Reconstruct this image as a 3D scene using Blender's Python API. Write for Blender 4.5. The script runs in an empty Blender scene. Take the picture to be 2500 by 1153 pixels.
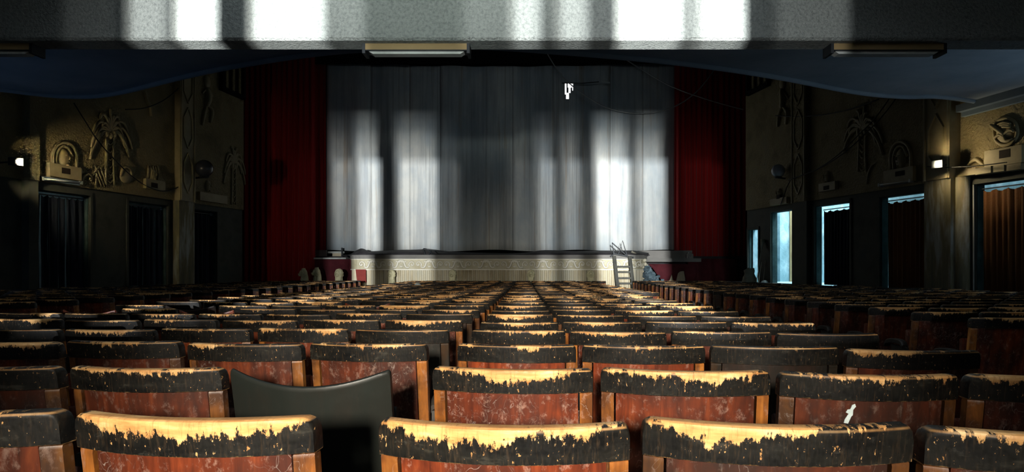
import bpy, bmesh, math, random
from mathutils import Vector, Matrix

# ------------------------------------------------------------------ camera, world, daylight, exposure
random.seed(7)
SC = bpy.context.scene
COL = SC.collection
F, VX, VY = 1629.0, 1290.0, 641.0          # focal length in pixels, vanishing point of the seat columns (2500 x 1153 frame)
EYE = 1.22                                 # eye height above the floor at the camera; all z below are relative to the eye, lifted at the end

cam = bpy.data.cameras.new('camera')
cam.sensor_width = 36.0
cam.lens = F / 2500.0 * 36.0
cam.shift_x = (1250.0 - VX) / 2500.0
cam.shift_y = (VY - 576.5) / 2500.0
cam.clip_start = 0.05
cam.clip_end = 200
cam_o = bpy.data.objects.new('camera', cam)
cam_o.rotation_euler = (math.pi / 2, 0, 0)
COL.objects.link(cam_o)
SC.camera = cam_o

world = bpy.data.worlds.new('world')
world.use_nodes = True
world.node_tree.nodes['Background'].inputs[0].default_value = (0.55, 0.72, 0.9, 1)
world.node_tree.nodes['Background'].inputs[1].default_value = 0.02
SC.world = world
SC.view_settings.view_transform = 'Standard'
SC.view_settings.look = 'None'
SC.view_settings.gamma = 1.0
SC.view_settings.use_curve_mapping = False
SC.view_settings.exposure = 0.0
SC.cycles.max_bounces = 6
SC.cycles.adaptive_threshold = 0.02
SC.cycles.diffuse_bounces = 3
SC.cycles.glossy_bounces = 2

def area(name, loc, rot, sx, sy, power, color, spread=180):
    l = bpy.data.lights.new(name, 'AREA')
    l.shape = 'RECTANGLE'; l.size = sx; l.size_y = sy
    l.energy = power; l.color = color; l.spread = math.radians(spread)
    o = bpy.data.objects.new(name, l)
    o.location = loc; o.rotation_euler = rot
    COL.objects.link(o)
    return o

# daylight glaring in through the tall street entrance, far behind the rear wall: three bright bays one above the other
area('entrance_daylight_low', (-0.82, -14.0, -1.2), (math.radians(90), 0, 0), 0.16, 0.95, 7000, (0.93, 0.98, 1.0))
area('entrance_daylight_middle', (-0.82, -14.0, -0.1), (math.radians(90), 0, 0), 0.12, 1.3, 17000, (1.0, 0.98, 0.95))
area('entrance_daylight_high', (-0.88, -14.0, 0.78), (math.radians(90), 0, 0), 0.10, 0.5, 26000, (0.95, 0.98, 1.0))
# lamps added inside the rear wall: soft hall fill and two spots
area('hall_fill', (-0.9, -3.8, -0.2), (math.radians(93), 0, 0), 5.0, 1.8, 7, (0.80, 0.92, 1.0))
port = bpy.data.lights.new('seat_fill_spot', 'SPOT')
port.energy = 4400; port.color = (1.0, 0.91, 0.76); port.shadow_soft_size = 0.2; port.spot_size = math.radians(31); port.spot_blend = 1.0  # added spot that lights the near seats
seat_spot_o = bpy.data.objects.new('seat_fill_spot', port); seat_spot_o.location = (-0.1, -3.7, 0.95); seat_spot_o.rotation_euler = (math.radians(81), 0, math.radians(0.5)); COL.objects.link(seat_spot_o)
high = bpy.data.lights.new('beam_fill_spot', 'SPOT')
high.energy = 3000; high.color = (0.90, 1.0, 0.95); high.shadow_soft_size = 0.15; high.spot_size = math.radians(24); high.spot_blend = 0.8  # added spot that brightens the middle of the beam
high_o = bpy.data.objects.new('beam_fill_spot', high); high_o.location = (-0.9, -3.7, 0.95); high_o.rotation_euler = (math.radians(106), 0, math.radians(2)); COL.objects.link(high_o)
# open sky above the passage outside the right-hand doors, and outside the left-hand doors
area('passage_daylight', (9.75, 23.4, 4.3), (0, 0, math.radians(10.4)), 1.2, 2.6, 330, (0.62, 0.87, 1.0), 120)
area('passage_strip_fill', (11.36, 17.29, 2.2), (math.radians(90), 0, math.radians(-79.6)), 10.0, 0.15, 26, (0.62, 0.87, 1.0))  # strip added close to the passage wall to brighten its upper band
# fill lamp added below the high ceiling to lift the upper screen
area('screen_fill', (-1.2, 19.5, 10.38), (math.radians(52), 0, 0), 3.0, 1.4, 26, (0.80, 0.92, 1.0), 120)
# unseen lamps added at invented side doorways to light the balcony underside
area('right_soffit_fill', (10.85, 10.35, 0.5), Vector((-3.9, 2.7, 3.2)).to_track_quat('-Z', 'Y').to_euler(), 1.2, 1.6, 26, (0.55, 0.78, 1.0))
area('left_soffit_fill', (-12.5, 10.4, 0.5), Vector((4.0, 2.2, 3.2)).to_track_quat('-Z', 'Y').to_euler(), 1.2, 1.6, 9, (0.3, 0.55, 1.0))
area('yard_daylight', (-14.0, 19.0, 3.0), (0, math.radians(-60), 0), 1.5, 10.0, 110, (0.65, 0.78, 1.0))

# ------------------------------------------------------------------ node helpers
def mat(name):
    m = bpy.data.materials.new(name); m.use_nodes = True
    nt = m.node_tree
    return m, nt, nt.nodes['Principled BSDF']

def N(nt, typ, **kw):
    n = nt.nodes.new(typ)
    for k, v in kw.items():
        if k.startswith('i_'):
            n.inputs[k[2:].replace('_', ' ')].default_value = v
        else:
            setattr(n, k, v)
    return n

def L(nt, a, b): nt.links.new(a, b)

def math_n(nt, op, a, b=None, c=None, clamp=False):
    n = nt.nodes.new('ShaderNodeMath'); n.operation = op; n.use_clamp = clamp
    for i, v in enumerate((a, b, c)):
        if v is None: continue
        if isinstance(v, (int, float)): n.inputs[i].default_value = v
        else: L(nt, v, n.inputs[i])
    return n.outputs[0]

def ramp(nt, fac, stops, interp='LINEAR'):
    r = nt.nodes.new('ShaderNodeValToRGB'); r.color_ramp.interpolation = interp
    e = r.color_ramp.elements
    while len(e) < len(stops): e.new(0.5)
    for i, (p, c) in enumerate(stops):
        e[i].position = p
        e[i].color = (c[0], c[1], c[2], 1) if isinstance(c, (tuple, list)) else (c, c, c, 1)
    L(nt, fac, r.inputs[0])
    return r.outputs[0]

def mixc(nt, fac, a, b, mode='MIX'):
    n = nt.nodes.new('ShaderNodeMix'); n.data_type = 'RGBA'; n.blend_type = mode
    for sock, v in ((n.inputs[0], fac), (n.inputs[6], a), (n.inputs[7], b)):
        if isinstance(v, (int, float)): sock.default_value = v
        elif isinstance(v, (tuple, list)): sock.default_value = (v[0], v[1], v[2], 1)
        else: L(nt, v, sock)
    return n.outputs[2]

def mapping(nt, vec, scale=(1, 1, 1), loc=(0, 0, 0)):
    n = nt.nodes.new('ShaderNodeMapping')
    n.inputs['Scale'].default_value = scale; n.inputs['Location'].default_value = loc
    L(nt, vec, n.inputs['Vector'])
    return n.outputs[0]

def noise(nt, vec, scale, detail=4, rough=0.55, dist=0.0):
    n = nt.nodes.new('ShaderNodeTexNoise')
    n.inputs['Scale'].default_value = scale; n.inputs['Detail'].default_value = detail
    n.inputs['Roughness'].default_value = rough; n.inputs['Distortion'].default_value = dist
    if vec is not None: L(nt, vec, n.inputs['Vector'])
    return n.outputs[0]

def bump(nt, bsdf, h, strength=0.5, dist=0.02):
    b = nt.nodes.new('ShaderNodeBump'); b.inputs['Strength'].default_value = strength; b.inputs['Distance'].default_value = dist
    L(nt, h, b.inputs['Height']); L(nt, b.outputs[0], bsdf.inputs['Normal'])

def objco(nt): return nt.nodes.new('ShaderNodeTexCoord').outputs['Object']

def mottled(name, c1, c2, scale=3.0, rough=0.8, bump_scale=0, bump_s=0.5, bump_d=0.01, c3=None, stretch=(1, 1, 1), spec=0.3):
    m, nt, b = mat(name)
    co = mapping(nt, objco(nt), stretch)
    f = noise(nt, co, scale, 5, 0.6)
    stops = [(0.3, c1), (0.7, c2)] if c3 is None else [(0.28, c1), (0.52, c2), (0.72, c3)]
    L(nt, ramp(nt, f, stops), b.inputs['Base Color'])
    b.inputs['Roughness'].default_value = rough
    b.inputs['Specular IOR Level'].default_value = spec
    if bump_scale:
        bump(nt, b, noise(nt, objco(nt), bump_scale, 4, 0.65), bump_s, bump_d)
    return m

# ------------------------------------------------------------------ materials
M = {}
M['beam'] = mottled('beam_stucco', (0.24, 0.26, 0.25), (0.40, 0.43, 0.40), 26, 0.9, 30, 1.0, 0.05, c3=(0.47, 0.50, 0.47))  # dark specks in the colour stand for shaded pits of the stucco
M['canopy'] = mottled('blue_grey_soffit', (0.28, 0.34, 0.39), (0.42, 0.47, 0.52), 0.9, 0.85, 9, 0.35, 0.02)
M['crown'] = mottled('blue_grey_crown', (0.12, 0.17, 0.22), (0.2, 0.25, 0.3), 1.5, 0.8)
M['black'] = mottled('black_void_paint', (0.004, 0.004, 0.004), (0.009, 0.009, 0.009), 2, 0.95, spec=0.1)
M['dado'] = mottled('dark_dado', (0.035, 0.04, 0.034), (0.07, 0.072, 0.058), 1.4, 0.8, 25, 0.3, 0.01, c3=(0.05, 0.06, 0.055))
M['jamb'] = mottled('teal_jamb', (0.012, 0.028, 0.028), (0.03, 0.06, 0.058), 2.4, 0.75, 20, 0.3, 0.01, c3=(0.06, 0.1, 0.095))
M['jamb_blue'] = mottled('teal_strip', (0.06, 0.12, 0.14), (0.14, 0.22, 0.25), 2.4, 0.75, c3=(0.22, 0.32, 0.34))
M['passage'] = mottled('blue_passage_plaster', (0.20, 0.34, 0.38), (0.36, 0.52, 0.56), 2.6, 0.8, 14, 0.5, 0.03, c3=(0.66, 0.78, 0.80), stretch=(1, 1, 0.6))
M['pier'] = mottled('weathered_pier', (0.08, 0.09, 0.08), (0.22, 0.19, 0.11), 1.6, 0.8, 18, 0.4, 0.015, c3=(0.52, 0.56, 0.55), stretch=(2, 2, 0.35))
M['floor'] = mottled('dark_floor', (0.012, 0.011, 0.010), (0.03, 0.026, 0.022), 3, 0.9)
M['plaster'] = mottled('ochre_stucco', (0.17, 0.135, 0.065), (0.30, 0.24, 0.12), 1.1, 0.75, 14, 1.0, 0.10, c3=(0.26, 0.22, 0.13))
M['relief'] = mottled('ochre_relief', (0.24, 0.195, 0.10), (0.36, 0.30, 0.17), 2.5, 0.6, 30, 0.25, 0.01)
M['slot'] = mottled('dark_slot', (0.012, 0.008, 0.006), (0.03, 0.018, 0.012), 4, 0.9)
M['stage_cream'] = mottled('cream_stage_plaster', (0.40, 0.33, 0.20), (0.60, 0.54, 0.39), 1.1, 0.6, 30, 0.2, 0.01, c3=(0.55, 0.53, 0.42), stretch=(1, 1, 0.6))
M['scroll_cream'] = mottled('lit_scroll_plaster', (0.62, 0.58, 0.45), (0.80, 0.77, 0.66), 3, 0.5)  # paler than the ground, highlights of the relief put into the colour
M['frieze_shade'] = mottled('shaded_frieze_ground', (0.38, 0.33, 0.20), (0.54, 0.50, 0.36), 1.3, 0.7, c3=(0.34, 0.33, 0.24))  # darker than the scrolls, shade behind them put into the colour
M['nosing'] = mottled('grey_nosing', (0.14, 0.135, 0.12), (0.24, 0.23, 0.21), 1.5, 0.7, 20, 0.2, 0.01, stretch=(0.4, 1, 1))
M['tarp'] = mottled('dark_tarp', (0.018, 0.016, 0.018), (0.05, 0.046, 0.05), 2.0, 0.65, 8, 0.5, 0.03)
M['lion'] = mottled('cream_lion_stone', (0.60, 0.55, 0.30), (0.82, 0.76, 0.50), 6, 0.7, 40, 0.4, 0.01)
M['grey_wood'] = mottled('grey_ladder_wood', (0.04, 0.04, 0.035), (0.10, 0.10, 0.085), 4, 0.8, 30, 0.3, 0.005, stretch=(1, 1, 0.3))
M['iron'] = mottled('dark_iron', (0.012, 0.015, 0.018), (0.035, 0.04, 0.045), 6, 0.5)
M['maroon'] = mottled('maroon_cloth', (0.06, 0.008, 0.012), (0.11, 0.016, 0.022), 2.2, 0.9, 12, 0.4, 0.02)
M['rust_red'] = mottled('rust_red_board', (0.16, 0.02, 0.015), (0.24, 0.035, 0.025), 3, 0.7)
M['paper'] = mottled('pale_paper', (0.5, 0.6, 0.6), (0.7, 0.8, 0.8), 30, 0.7)
M['white'] = mottled('dirty_white', (0.45, 0.48, 0.44), (0.62, 0.64, 0.6), 6, 0.6)
M['diffuser'] = mottled('milky_diffuser', (0.55, 0.58, 0.54), (0.75, 0.78, 0.74), 5, 0.4)
M['housing'] = mottled('ochre_housing', (0.28, 0.19, 0.08), (0.42, 0.30, 0.14), 3, 0.6, stretch=(0.4, 1, 1))
M['debris'] = mottled('blue_grey_debris', (0.04, 0.07, 0.09), (0.16, 0.22, 0.25), 9, 0.8, 20, 0.6, 0.03)
M['beige'] = mottled('beige_door', (0.30, 0.20, 0.10), (0.42, 0.29, 0.15), 2, 0.6)
M['navy'] = mottled('navy_curtain', (0.005, 0.008, 0.016), (0.012, 0.018, 0.032), 3, 0.8, stretch=(4, 4, 0.4))
M['straw'] = mottled('straw', (0.22, 0.2, 0.15), (0.34, 0.31, 0.24), 8, 0.9)
M['globe'] = mottled('smoked_globe', (0.03, 0.035, 0.045), (0.05, 0.055, 0.07), 4, 0.2, spec=0.6)
M['globe_pale'] = mottled('pale_globe', (0.35, 0.38, 0.44), (0.45, 0.48, 0.54), 4, 0.25, spec=0.5)
M['cable'] = mottled('black_cable', (0.006, 0.006, 0.006), (0.012, 0.012, 0.012), 4, 0.6)
M['pale_cable'] = mottled('pale_cable', (0.35, 0.35, 0.33), (0.5, 0.5, 0.48), 4, 0.5)

def curtain_mat(name, c1, c2, transl=0.0, bumpy=0):
    m, nt, b = mat(name)
    f = noise(nt, mapping(nt, objco(nt), (3, 3, 0.12)), 1.6, 4, 0.6)
    c = ramp(nt, f, [(0.3, c1), (0.7, c2)])
    L(nt, c, b.inputs['Base Color']); b.inputs['Roughness'].default_value = 0.75
    b.inputs['Specular IOR Level'].default_value = 0.2
    b.inputs['Sheen Weight'].default_value = 0.15
    if bumpy: bump(nt, b, noise(nt, objco(nt), 22, 3), 0.6, 0.02)
    if transl:
        t = nt.nodes.new('ShaderNodeBsdfTranslucent'); L(nt, c, t.inputs[0])
        mx = nt.nodes.new('ShaderNodeMixShader'); mx.inputs[0].default_value = transl
        L(nt, b.outputs[0], mx.inputs[1]); L(nt, t.outputs[0], mx.inputs[2])
        L(nt, mx.outputs[0], nt.nodes['Material Output'].inputs[0])
    return m
M['red'] = curtain_mat('red_velvet', (0.30, 0.009, 0.008), (0.52, 0.020, 0.016))
M['brown'] = curtain_mat('brown_curtain', (0.16, 0.065, 0.02), (0.30, 0.125, 0.04), 0.4, 1)

def sheer_mat(name, amount):
    m, nt, b = mat(name)
    b.inputs['Base Color'].default_value = (0.5, 0.5, 0.48, 1); b.inputs['Roughness'].default_value = 0.9
    t = nt.nodes.new('ShaderNodeBsdfTransparent')
    mx = nt.nodes.new('ShaderNodeMixShader'); mx.inputs[0].default_value = amount
    L(nt, b.outputs[0], mx.inputs[1]); L(nt, t.outputs[0], mx.inputs[2])
    L(nt, mx.outputs[0], nt.nodes['Material Output'].inputs[0])
    return m

def screen_mat():
    m, nt, b = mat('stained_screen_cloth')
    co = objco(nt)
    base = ramp(nt, noise(nt, mapping(nt, co, (1, 1, 0.35)), 0.7, 5, 0.6), [(0.3, (0.40, 0.45, 0.46)), (0.55, (0.62, 0.64, 0.61)), (0.75, (0.74, 0.74, 0.68))])
    streak = noise(nt, mapping(nt, co, (1.6, 1, 0.10)), 1.0, 6, 0.68)
    c = mixc(nt, ramp(nt, streak, [(0.36, 0.6), (0.54, 0.0)]), base, (0.24, 0.26, 0.28))
    drip = noise(nt, mapping(nt, co, (3.0, 1, 0.06), (7, 0, 3)), 1.3, 6, 0.7)
    c = mixc(nt, ramp(nt, drip, [(0.57, 0.0), (0.67, 0.65)]), c, (0.34, 0.23, 0.12))
    thin = noise(nt, mapping(nt, co, (7.0, 1, 0.05), (1, 0, 5)), 1.4, 6, 0.75)
    c = mixc(nt, ramp(nt, thin, [(0.34, 0.55), (0.46, 0.0)]), c, (0.16, 0.15, 0.14))
    cloud = noise(nt, mapping(nt, co, (1, 1, 0.7), (3, 0, 9)), 0.9, 6, 0.65)
    c = mixc(nt, ramp(nt, cloud, [(0.45, 0.0), (0.68, 0.55)]), c, (0.36, 0.44, 0.50))
    L(nt, c, b.inputs['Base Color']); b.inputs['Roughness'].default_value = 0.85; b.inputs['Specular IOR Level'].default_value = 0.1
    bump(nt, b, noise(nt, mapping(nt, co, (1.5, 1, 0.12)), 1.5, 3), 0.12, 0.05)
    return m
M['screen'] = screen_mat()

# seat materials read the seat's own coordinates from a mesh attribute, the amount of wear from the object's colour
def seat_base(nt):
    a = nt.nodes.new('ShaderNodeAttribute'); a.attribute_name = 'seatco'
    oi = nt.nodes.new('ShaderNodeObjectInfo')
    sep = nt.nodes.new('ShaderNodeSeparateXYZ'); L(nt, a.outputs['Vector'], sep.inputs[0])
    off = nt.nodes.new('ShaderNodeCombineXYZ')
    r = math_n(nt, 'MULTIPLY', oi.outputs['Random'], 61.0)
    L(nt, r, off.inputs[0]); L(nt, r, off.inputs[1])
    add = nt.nodes.new('ShaderNodeVectorMath'); L(nt, a.outputs['Vector'], add.inputs[0]); L(nt, off.outputs[0], add.inputs[1])
    col = nt.nodes.new('ShaderNodeSeparateColor'); L(nt, oi.outputs['Color'], col.inputs[0])
    return add.outputs[0], sep, col, oi

def sepx(nt):
    a = nt.nodes.new('ShaderNodeAttribute'); a.attribute_name = 'seatx'
    return a.outputs['Fac']
H = 0.90           # height of a backrest
RH = 0.074         # height of its top rail
def rail_mat():
    m, nt, b = mat('worn_black_paint_on_wood')
    co, sep, col, oi = seat_base(nt)
    jag = noise(nt, mapping(nt, co, (64, 16, 9)), 1.0, 5, 0.72)
    low = noise(nt, mapping(nt, co, (5, 3, 0.5)), 1.0, 2, 0.5)
    fine = noise(nt, mapping(nt, co, (130, 60, 70)), 1.0, 3, 0.6)
    # depth below the top edge, in units of the rail's height
    dep = math_n(nt, 'DIVIDE', math_n(nt, 'SUBTRACT', H, sep.outputs[2]), RH)
    isl = noise(nt, mapping(nt, co, (58, 20, 34), (5, 2, 1)), 1.0, 5, 0.75)
    ends = math_n(nt, 'MULTIPLY', math_n(nt, 'POWER', math_n(nt, 'MULTIPLY', math_n(nt, 'ABSOLUTE', sepx(nt)), 4.0), 4.0), -0.45)
    reach = math_n(nt, 'ADD', math_n(nt, 'MULTIPLY', col.outputs[0], 0.52), math_n(nt, 'MULTIPLY', math_n(nt, 'SUBTRACT', low, 0.5), 1.5))
    reach = math_n(nt, 'ADD', reach, math_n(nt, 'MULTIPLY', math_n(nt, 'SUBTRACT', jag, 0.55), 0.9))
    reach = math_n(nt, 'ADD', reach, math_n(nt, 'MULTIPLY', math_n(nt, 'SUBTRACT', isl, 0.55), 1.1))
    reach = math_n(nt, 'ADD', reach, ends)
    diff = math_n(nt, 'SUBTRACT', reach, dep)
    worn = math_n(nt, 'MULTIPLY', diff, 14.0, clamp=True)
    speck = math_n(nt, 'MULTIPLY', math_n(nt, 'SUBTRACT', fine, 0.66), 22.0, clamp=True)
    worn = math_n(nt, 'MAXIMUM', worn, math_n(nt, 'MULTIPLY', speck, 0.8))
    lowedge = math_n(nt, 'MULTIPLY', math_n(nt, 'SUBTRACT', math_n(nt, 'ADD', dep, math_n(nt, 'MULTIPLY', math_n(nt, 'SUBTRACT', jag, 0.5), 0.10)), 0.965), 40.0, clamp=True)
    worn = math_n(nt, 'MAXIMUM', worn, math_n(nt, 'MULTIPLY', lowedge, 0.55))
    worn = math_n(nt, 'MULTIPLY', worn, col.outputs[2])
    arris = math_n(nt, 'SUBTRACT', 1.0, math_n(nt, 'MULTIPLY', math_n(nt, 'ABSOLUTE', math_n(nt, 'SUBTRACT', dep, 0.075)), 22.0), clamp=True)  # worn line along the top edge, its highlight painted in too
    worn = math_n(nt, 'MAXIMUM', worn, math_n(nt, 'MULTIPLY', arris, ramp(nt, low, [(0.35, 0.25), (0.6, 0.9)])))
    wood = ramp(nt, noise(nt, mapping(nt, co, (7, 30, 45)), 1.0, 4, 0.6), [(0.3, (0.34, 0.14, 0.04)), (0.55, (0.60, 0.33, 0.12)), (0.75, (0.78, 0.53, 0.27))])
    paint = ramp(nt, noise(nt, mapping(nt, co, (9, 20, 28)), 1.0, 5, 0.65), [(0.35, (0.003, 0.003, 0.003)), (0.62, (0.009, 0.0085, 0.007)), (0.78, (0.045, 0.042, 0.033))])
    strk = noise(nt, mapping(nt, co, (150, 40, 16), (2, 6, 4)), 1.0, 5, 0.75)
    paint = mixc(nt, ramp(nt, strk, [(0.52, 0.0), (0.72, 0.5)]), paint, (0.055, 0.034, 0.018))
    scuff = noise(nt, mapping(nt, co, (22, 20, 40), (1, 8, 3)), 1.0, 6, 0.8)
    paint = mixc(nt, ramp(nt, scuff, [(0.58, 0.0), (0.72, 0.4)]), paint, (0.07, 0.066, 0.055))
    wood = mixc(nt, ramp(nt, strk, [(0.30, 0.6), (0.48, 0.0)]), wood, (0.20, 0.075, 0.02))
    c = mixc(nt, worn, paint, wood)
    L(nt, c, b.inputs['Base Color'])
    L(nt, ramp(nt, fine, [(0.3, 0.38), (0.7, 0.6)]), b.inputs['Roughness'])
    b.inputs['Specular IOR Level'].default_value = 0.22
    bump(nt, b, math_n(nt, 'ADD', math_n(nt, 'MULTIPLY', worn, -0.6), math_n(nt, 'MULTIPLY', jag, 0.4)), 0.5, 0.002)
    return m
def panel_mat(name, stile):
    m, nt, b = mat(name)
    co, sep, col, oi = seat_base(nt)
    grain = noise(nt, mapping(nt, co, (26, 12, 2.6)), 1.0, 5, 0.65, 0.6)
    blot = noise(nt, mapping(nt, co, (5, 5, 5)), 1.0, 4, 0.6)
    if stile:
        c = ramp(nt, grain, [(0.3, (0.10, 0.03, 0.009)), (0.55, (0.38, 0.13, 0.024)), (0.75, (0.58, 0.24, 0.05))])
    else:
        c = ramp(nt, grain, [(0.3, (0.05, 0.010, 0.005)), (0.55, (0.18, 0.034, 0.011)), (0.75, (0.34, 0.078, 0.022))])
    c = mixc(nt, ramp(nt, blot, [(0.40, 0.0), (0.60, 0.75)]), c, (0.028, 0.009, 0.006))
    dust = noise(nt, mapping(nt, co, (38, 30, 24), (3, 1, 8)), 1.0, 6, 0.75)
    c = mixc(nt, ramp(nt, dust, [(0.54, 0.0), (0.70, 0.55)]), c, (0.42, 0.27, 0.21))
    scr = noise(nt, mapping(nt, co, (14, 9, 11), (9, 4, 2)), 1.0, 2, 0.5, 2.5)
    ring = math_n(nt, 'SUBTRACT', 1.0, math_n(nt, 'MULTIPLY', math_n(nt, 'ABSOLUTE', math_n(nt, 'SUBTRACT', scr, 0.5)), 90.0), clamp=True)
    ring = math_n(nt, 'MULTIPLY', ring, ramp(nt, blot, [(0.52, 0.0), (0.68, 0.5)]))
    c = mixc(nt, ring, c, (0.62, 0.55, 0.50))
    # green = how far the panel is blackened, including shade put into some seats
    c = mixc(nt, col.outputs[1], c, (0.010, 0.013, 0.011))
    L(nt, c, b.inputs['Base Color'])
    L(nt, ramp(nt, blot, [(0.3, 0.30), (0.7, 0.5)]), b.inputs['Roughness'])
    b.inputs['Specular IOR Level'].default_value = 0.3
    bump(nt, b, grain, 0.25, 0.002)
    return m
M['rail'] = rail_mat()
M['panel'] = panel_mat('red_brown_plywood', False)
M['stile'] = panel_mat('amber_stile_wood', True)
M['seat_iron'] = mottled('dark_seat_frame', (0.010, 0.009, 0.008), (0.03, 0.024, 0.018), 8, 0.5)

# ------------------------------------------------------------------ mesh helpers
class MB:
    def __init__(s): s.v = []; s.f = []; s.mi = []
    def add(s, vs, fs, mi=0):
        o = len(s.v); s.v += [tuple(p) for p in vs]
        s.f += [tuple(i + o for i in f) for f in fs]; s.mi += [mi] * len(fs)
        return s
    def box(s, lo, hi, mi=0, mtx=None):
        x0, y0, z0 = lo; x1, y1, z1 = hi
        vs = [Vector(p) for p in ((x0, y0, z0), (x1, y0, z0), (x1, y1, z0), (x0, y1, z0), (x0, y0, z1), (x1, y0, z1), (x1, y1, z1), (x0, y1, z1))]
        if mtx: vs = [mtx @ p for p in vs]
        return s.add(vs, [(3, 2, 1, 0), (4, 5, 6, 7), (0, 1, 5, 4), (1, 2, 6, 5), (2, 3, 7, 6), (3, 0, 4, 7)], mi)
    def hexa(s, q, depth, mi=0):
        """q: four corner points (counter-clockwise seen from outside); extruded by the vector depth"""
        d = Vector(depth); a = [Vector(p) for p in q]; b = [p + d for p in a]
        return s.add(a + b, [(0, 1, 2, 3), (7, 6, 5, 4), (0, 4, 5, 1), (1, 5, 6, 2), (2, 6, 7, 3), (3, 7, 4, 0)], mi)
    def tube(s, pts, r, n=6, mi=0, flat=1.0):
        pts = [Vector(p) for p in pts]; k = len(pts)
        rr = r if isinstance(r, (list, tuple)) else [r] * k
        vs = []; fs = []
        for i, p in enumerate(pts):
            t = (pts[min(i + 1, k - 1)] - pts[max(i - 1, 0)]).normalized()
            up = Vector((0, 1, 0)) if abs(t.y) < 0.9 else Vector((1, 0, 0))
            a = t.cross(up).normalized(); b = t.cross(a).normalized()
            for j in range(n):
                w = 2 * math.pi * j / n
                vs.append(p + (a * math.cos(w) + b * math.sin(w) * flat) * rr[i])
        for i in range(k - 1):
            for j in range(n):
                fs.append((i * n + j, i * n + (j + 1) % n, (i + 1) * n + (j + 1) % n, (i + 1) * n + j))
        fs.append(tuple(range(n))[::-1]); fs.append(tuple((k - 1) * n + j for j in range(n)))
        return s.add(vs, fs, mi)
    def ell(s, c, r, nu=12, nv=8, mi=0, mtx=None):
        vs = []; fs = []
        for i in range(nv + 1):
            a = math.pi * i / nv
            for j in range(nu):
                b = 2 * math.pi * j / nu
                p = Vector((c[0] + r[0] * math.sin(a) * math.cos(b), c[1] + r[1] * math.sin(a) * math.sin(b), c[2] + r[2] * math.cos(a)))
                vs.append(mtx @ p if mtx else p)
        for i in range(nv):
            for j in range(nu):
                fs.append((i * nu + j, (i + 1) * nu + j, (i + 1) * nu + (j + 1) % nu, i * nu + (j + 1) % nu))
        return s.add(vs, fs, mi)
    def sheet(s, rows, mi=0):
        n = len(rows[0]); vs = [p for r in rows for p in r]; fs = []
        for i in range(len(rows) - 1):
            for j in range(n - 1):
                fs.append((i * n + j, i * n + j + 1, (i + 1) * n + j + 1, (i + 1) * n + j))
        return s.add(vs, fs, mi)
    def prism(s, poly, y0, y1, mi=0):
        """poly: (x, z) outline, extruded from y0 to y1"""
        n = len(poly)
        vs = [(x, y0, z) for x, z in poly] + [(x, y1, z) for x, z in poly]
        fs = [tuple(range(n)), tuple(range(2 * n - 1, n - 1, -1))] + [(i, i + n, (i + 1) % n + n, (i + 1) % n) for i in range(n)]
        return s.add(vs, fs, mi)
    def mesh(s, name, mats, smooth=False):
        me = bpy.data.meshes.new(name)
        me.from_pydata([tuple(p) for p in s.v], [], s.f)
        for m in (mats if isinstance(mats, (list, tuple)) else [mats]): me.materials.append(m)
        me.polygons.foreach_set('material_index', s.mi)
        if smooth: me.polygons.foreach_set('use_smooth', [True] * len(me.polygons))
        bm = bmesh.new(); bm.from_mesh(me); bmesh.ops.recalc_face_normals(bm, faces=bm.faces); bm.to_mesh(me); bm.free()
        me.update()
        return me
    def build(s, name, mats, parent=None, smooth=False):
        return link(name, s.mesh(name, mats, smooth), parent)

def link(name, data, parent=None):
    o = bpy.data.objects.new(name, data); COL.objects.link(o)
    if parent: o.parent = parent
    return o
def tag(o, label, cat=None, group=None, kind=None):
    o['label'] = label
    if cat: o['category'] = cat
    if group: o['group'] = group
    if kind: o['kind'] = kind
    return o
def empty(name, loc=(0, 0, 0), mtx=None):
    o = bpy.data.objects.new(name, None); COL.objects.link(o)
    if mtx is not None: o.matrix_world = mtx
    else: o.location = loc
    o.empty_display_size = 0.1
    return o
def at(px, py, Y): return Vector(((px - VX) / F * Y, Y, (VY - py) / F * Y))
def smooth_pts(pts, n=6):
    out = []; P = [Vector(p) for p in pts]
    for i in range(len(P) - 1):
        p0, p1, p2, p3 = P[max(i - 1, 0)], P[i], P[i + 1], P[min(i + 2, len(P) - 1)]
        for k in range(n):
            t = k / n
            out.append(0.5 * ((2 * p1) + (p2 - p0) * t + (2 * p0 - 5 * p1 + 4 * p2 - p3) * t * t + (3 * p1 - p0 - 3 * p2 + p3) * t ** 3))
    out.append(P[-1])
    return out

# side walls: X = x0 + k * Y.  Local frame of a wall: x to the right as one faces it, y into the wall, z up.
WALL = {'L': (-14.07, 0.135), 'R': (12.9, -0.183)}
def wall_Y(side, px):
    x0, k = WALL[side]
    return x0 / ((px - VX) / F - k)
def wall_frame(side, Y, z=0.0):
    x0, k = WALL[side]
    d = 1.0 if side == 'L' else -1.0
    ax = Vector((k * d, d, 0)).normalized(); ay = Vector((0, 0, 1)).cross(ax)
    m = Matrix.Identity(4)
    for i in range(3):
        m[i][0] = ax[i]; m[i][1] = ay[i]
    m[0][3], m[1][3], m[2][3] = x0 + k * Y, Y, z
    return m
def wall_s(side, Y0, px):                       # distance along the wall from Y0 to the column px
    d = 1.0 if side == 'L' else -1.0
    return (wall_Y(side, px) - Y0) * d * math.hypot(1, WALL[side][1])
def wall_z(side, px, py): return (VY - py) / F * wall_Y(side, px)

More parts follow.
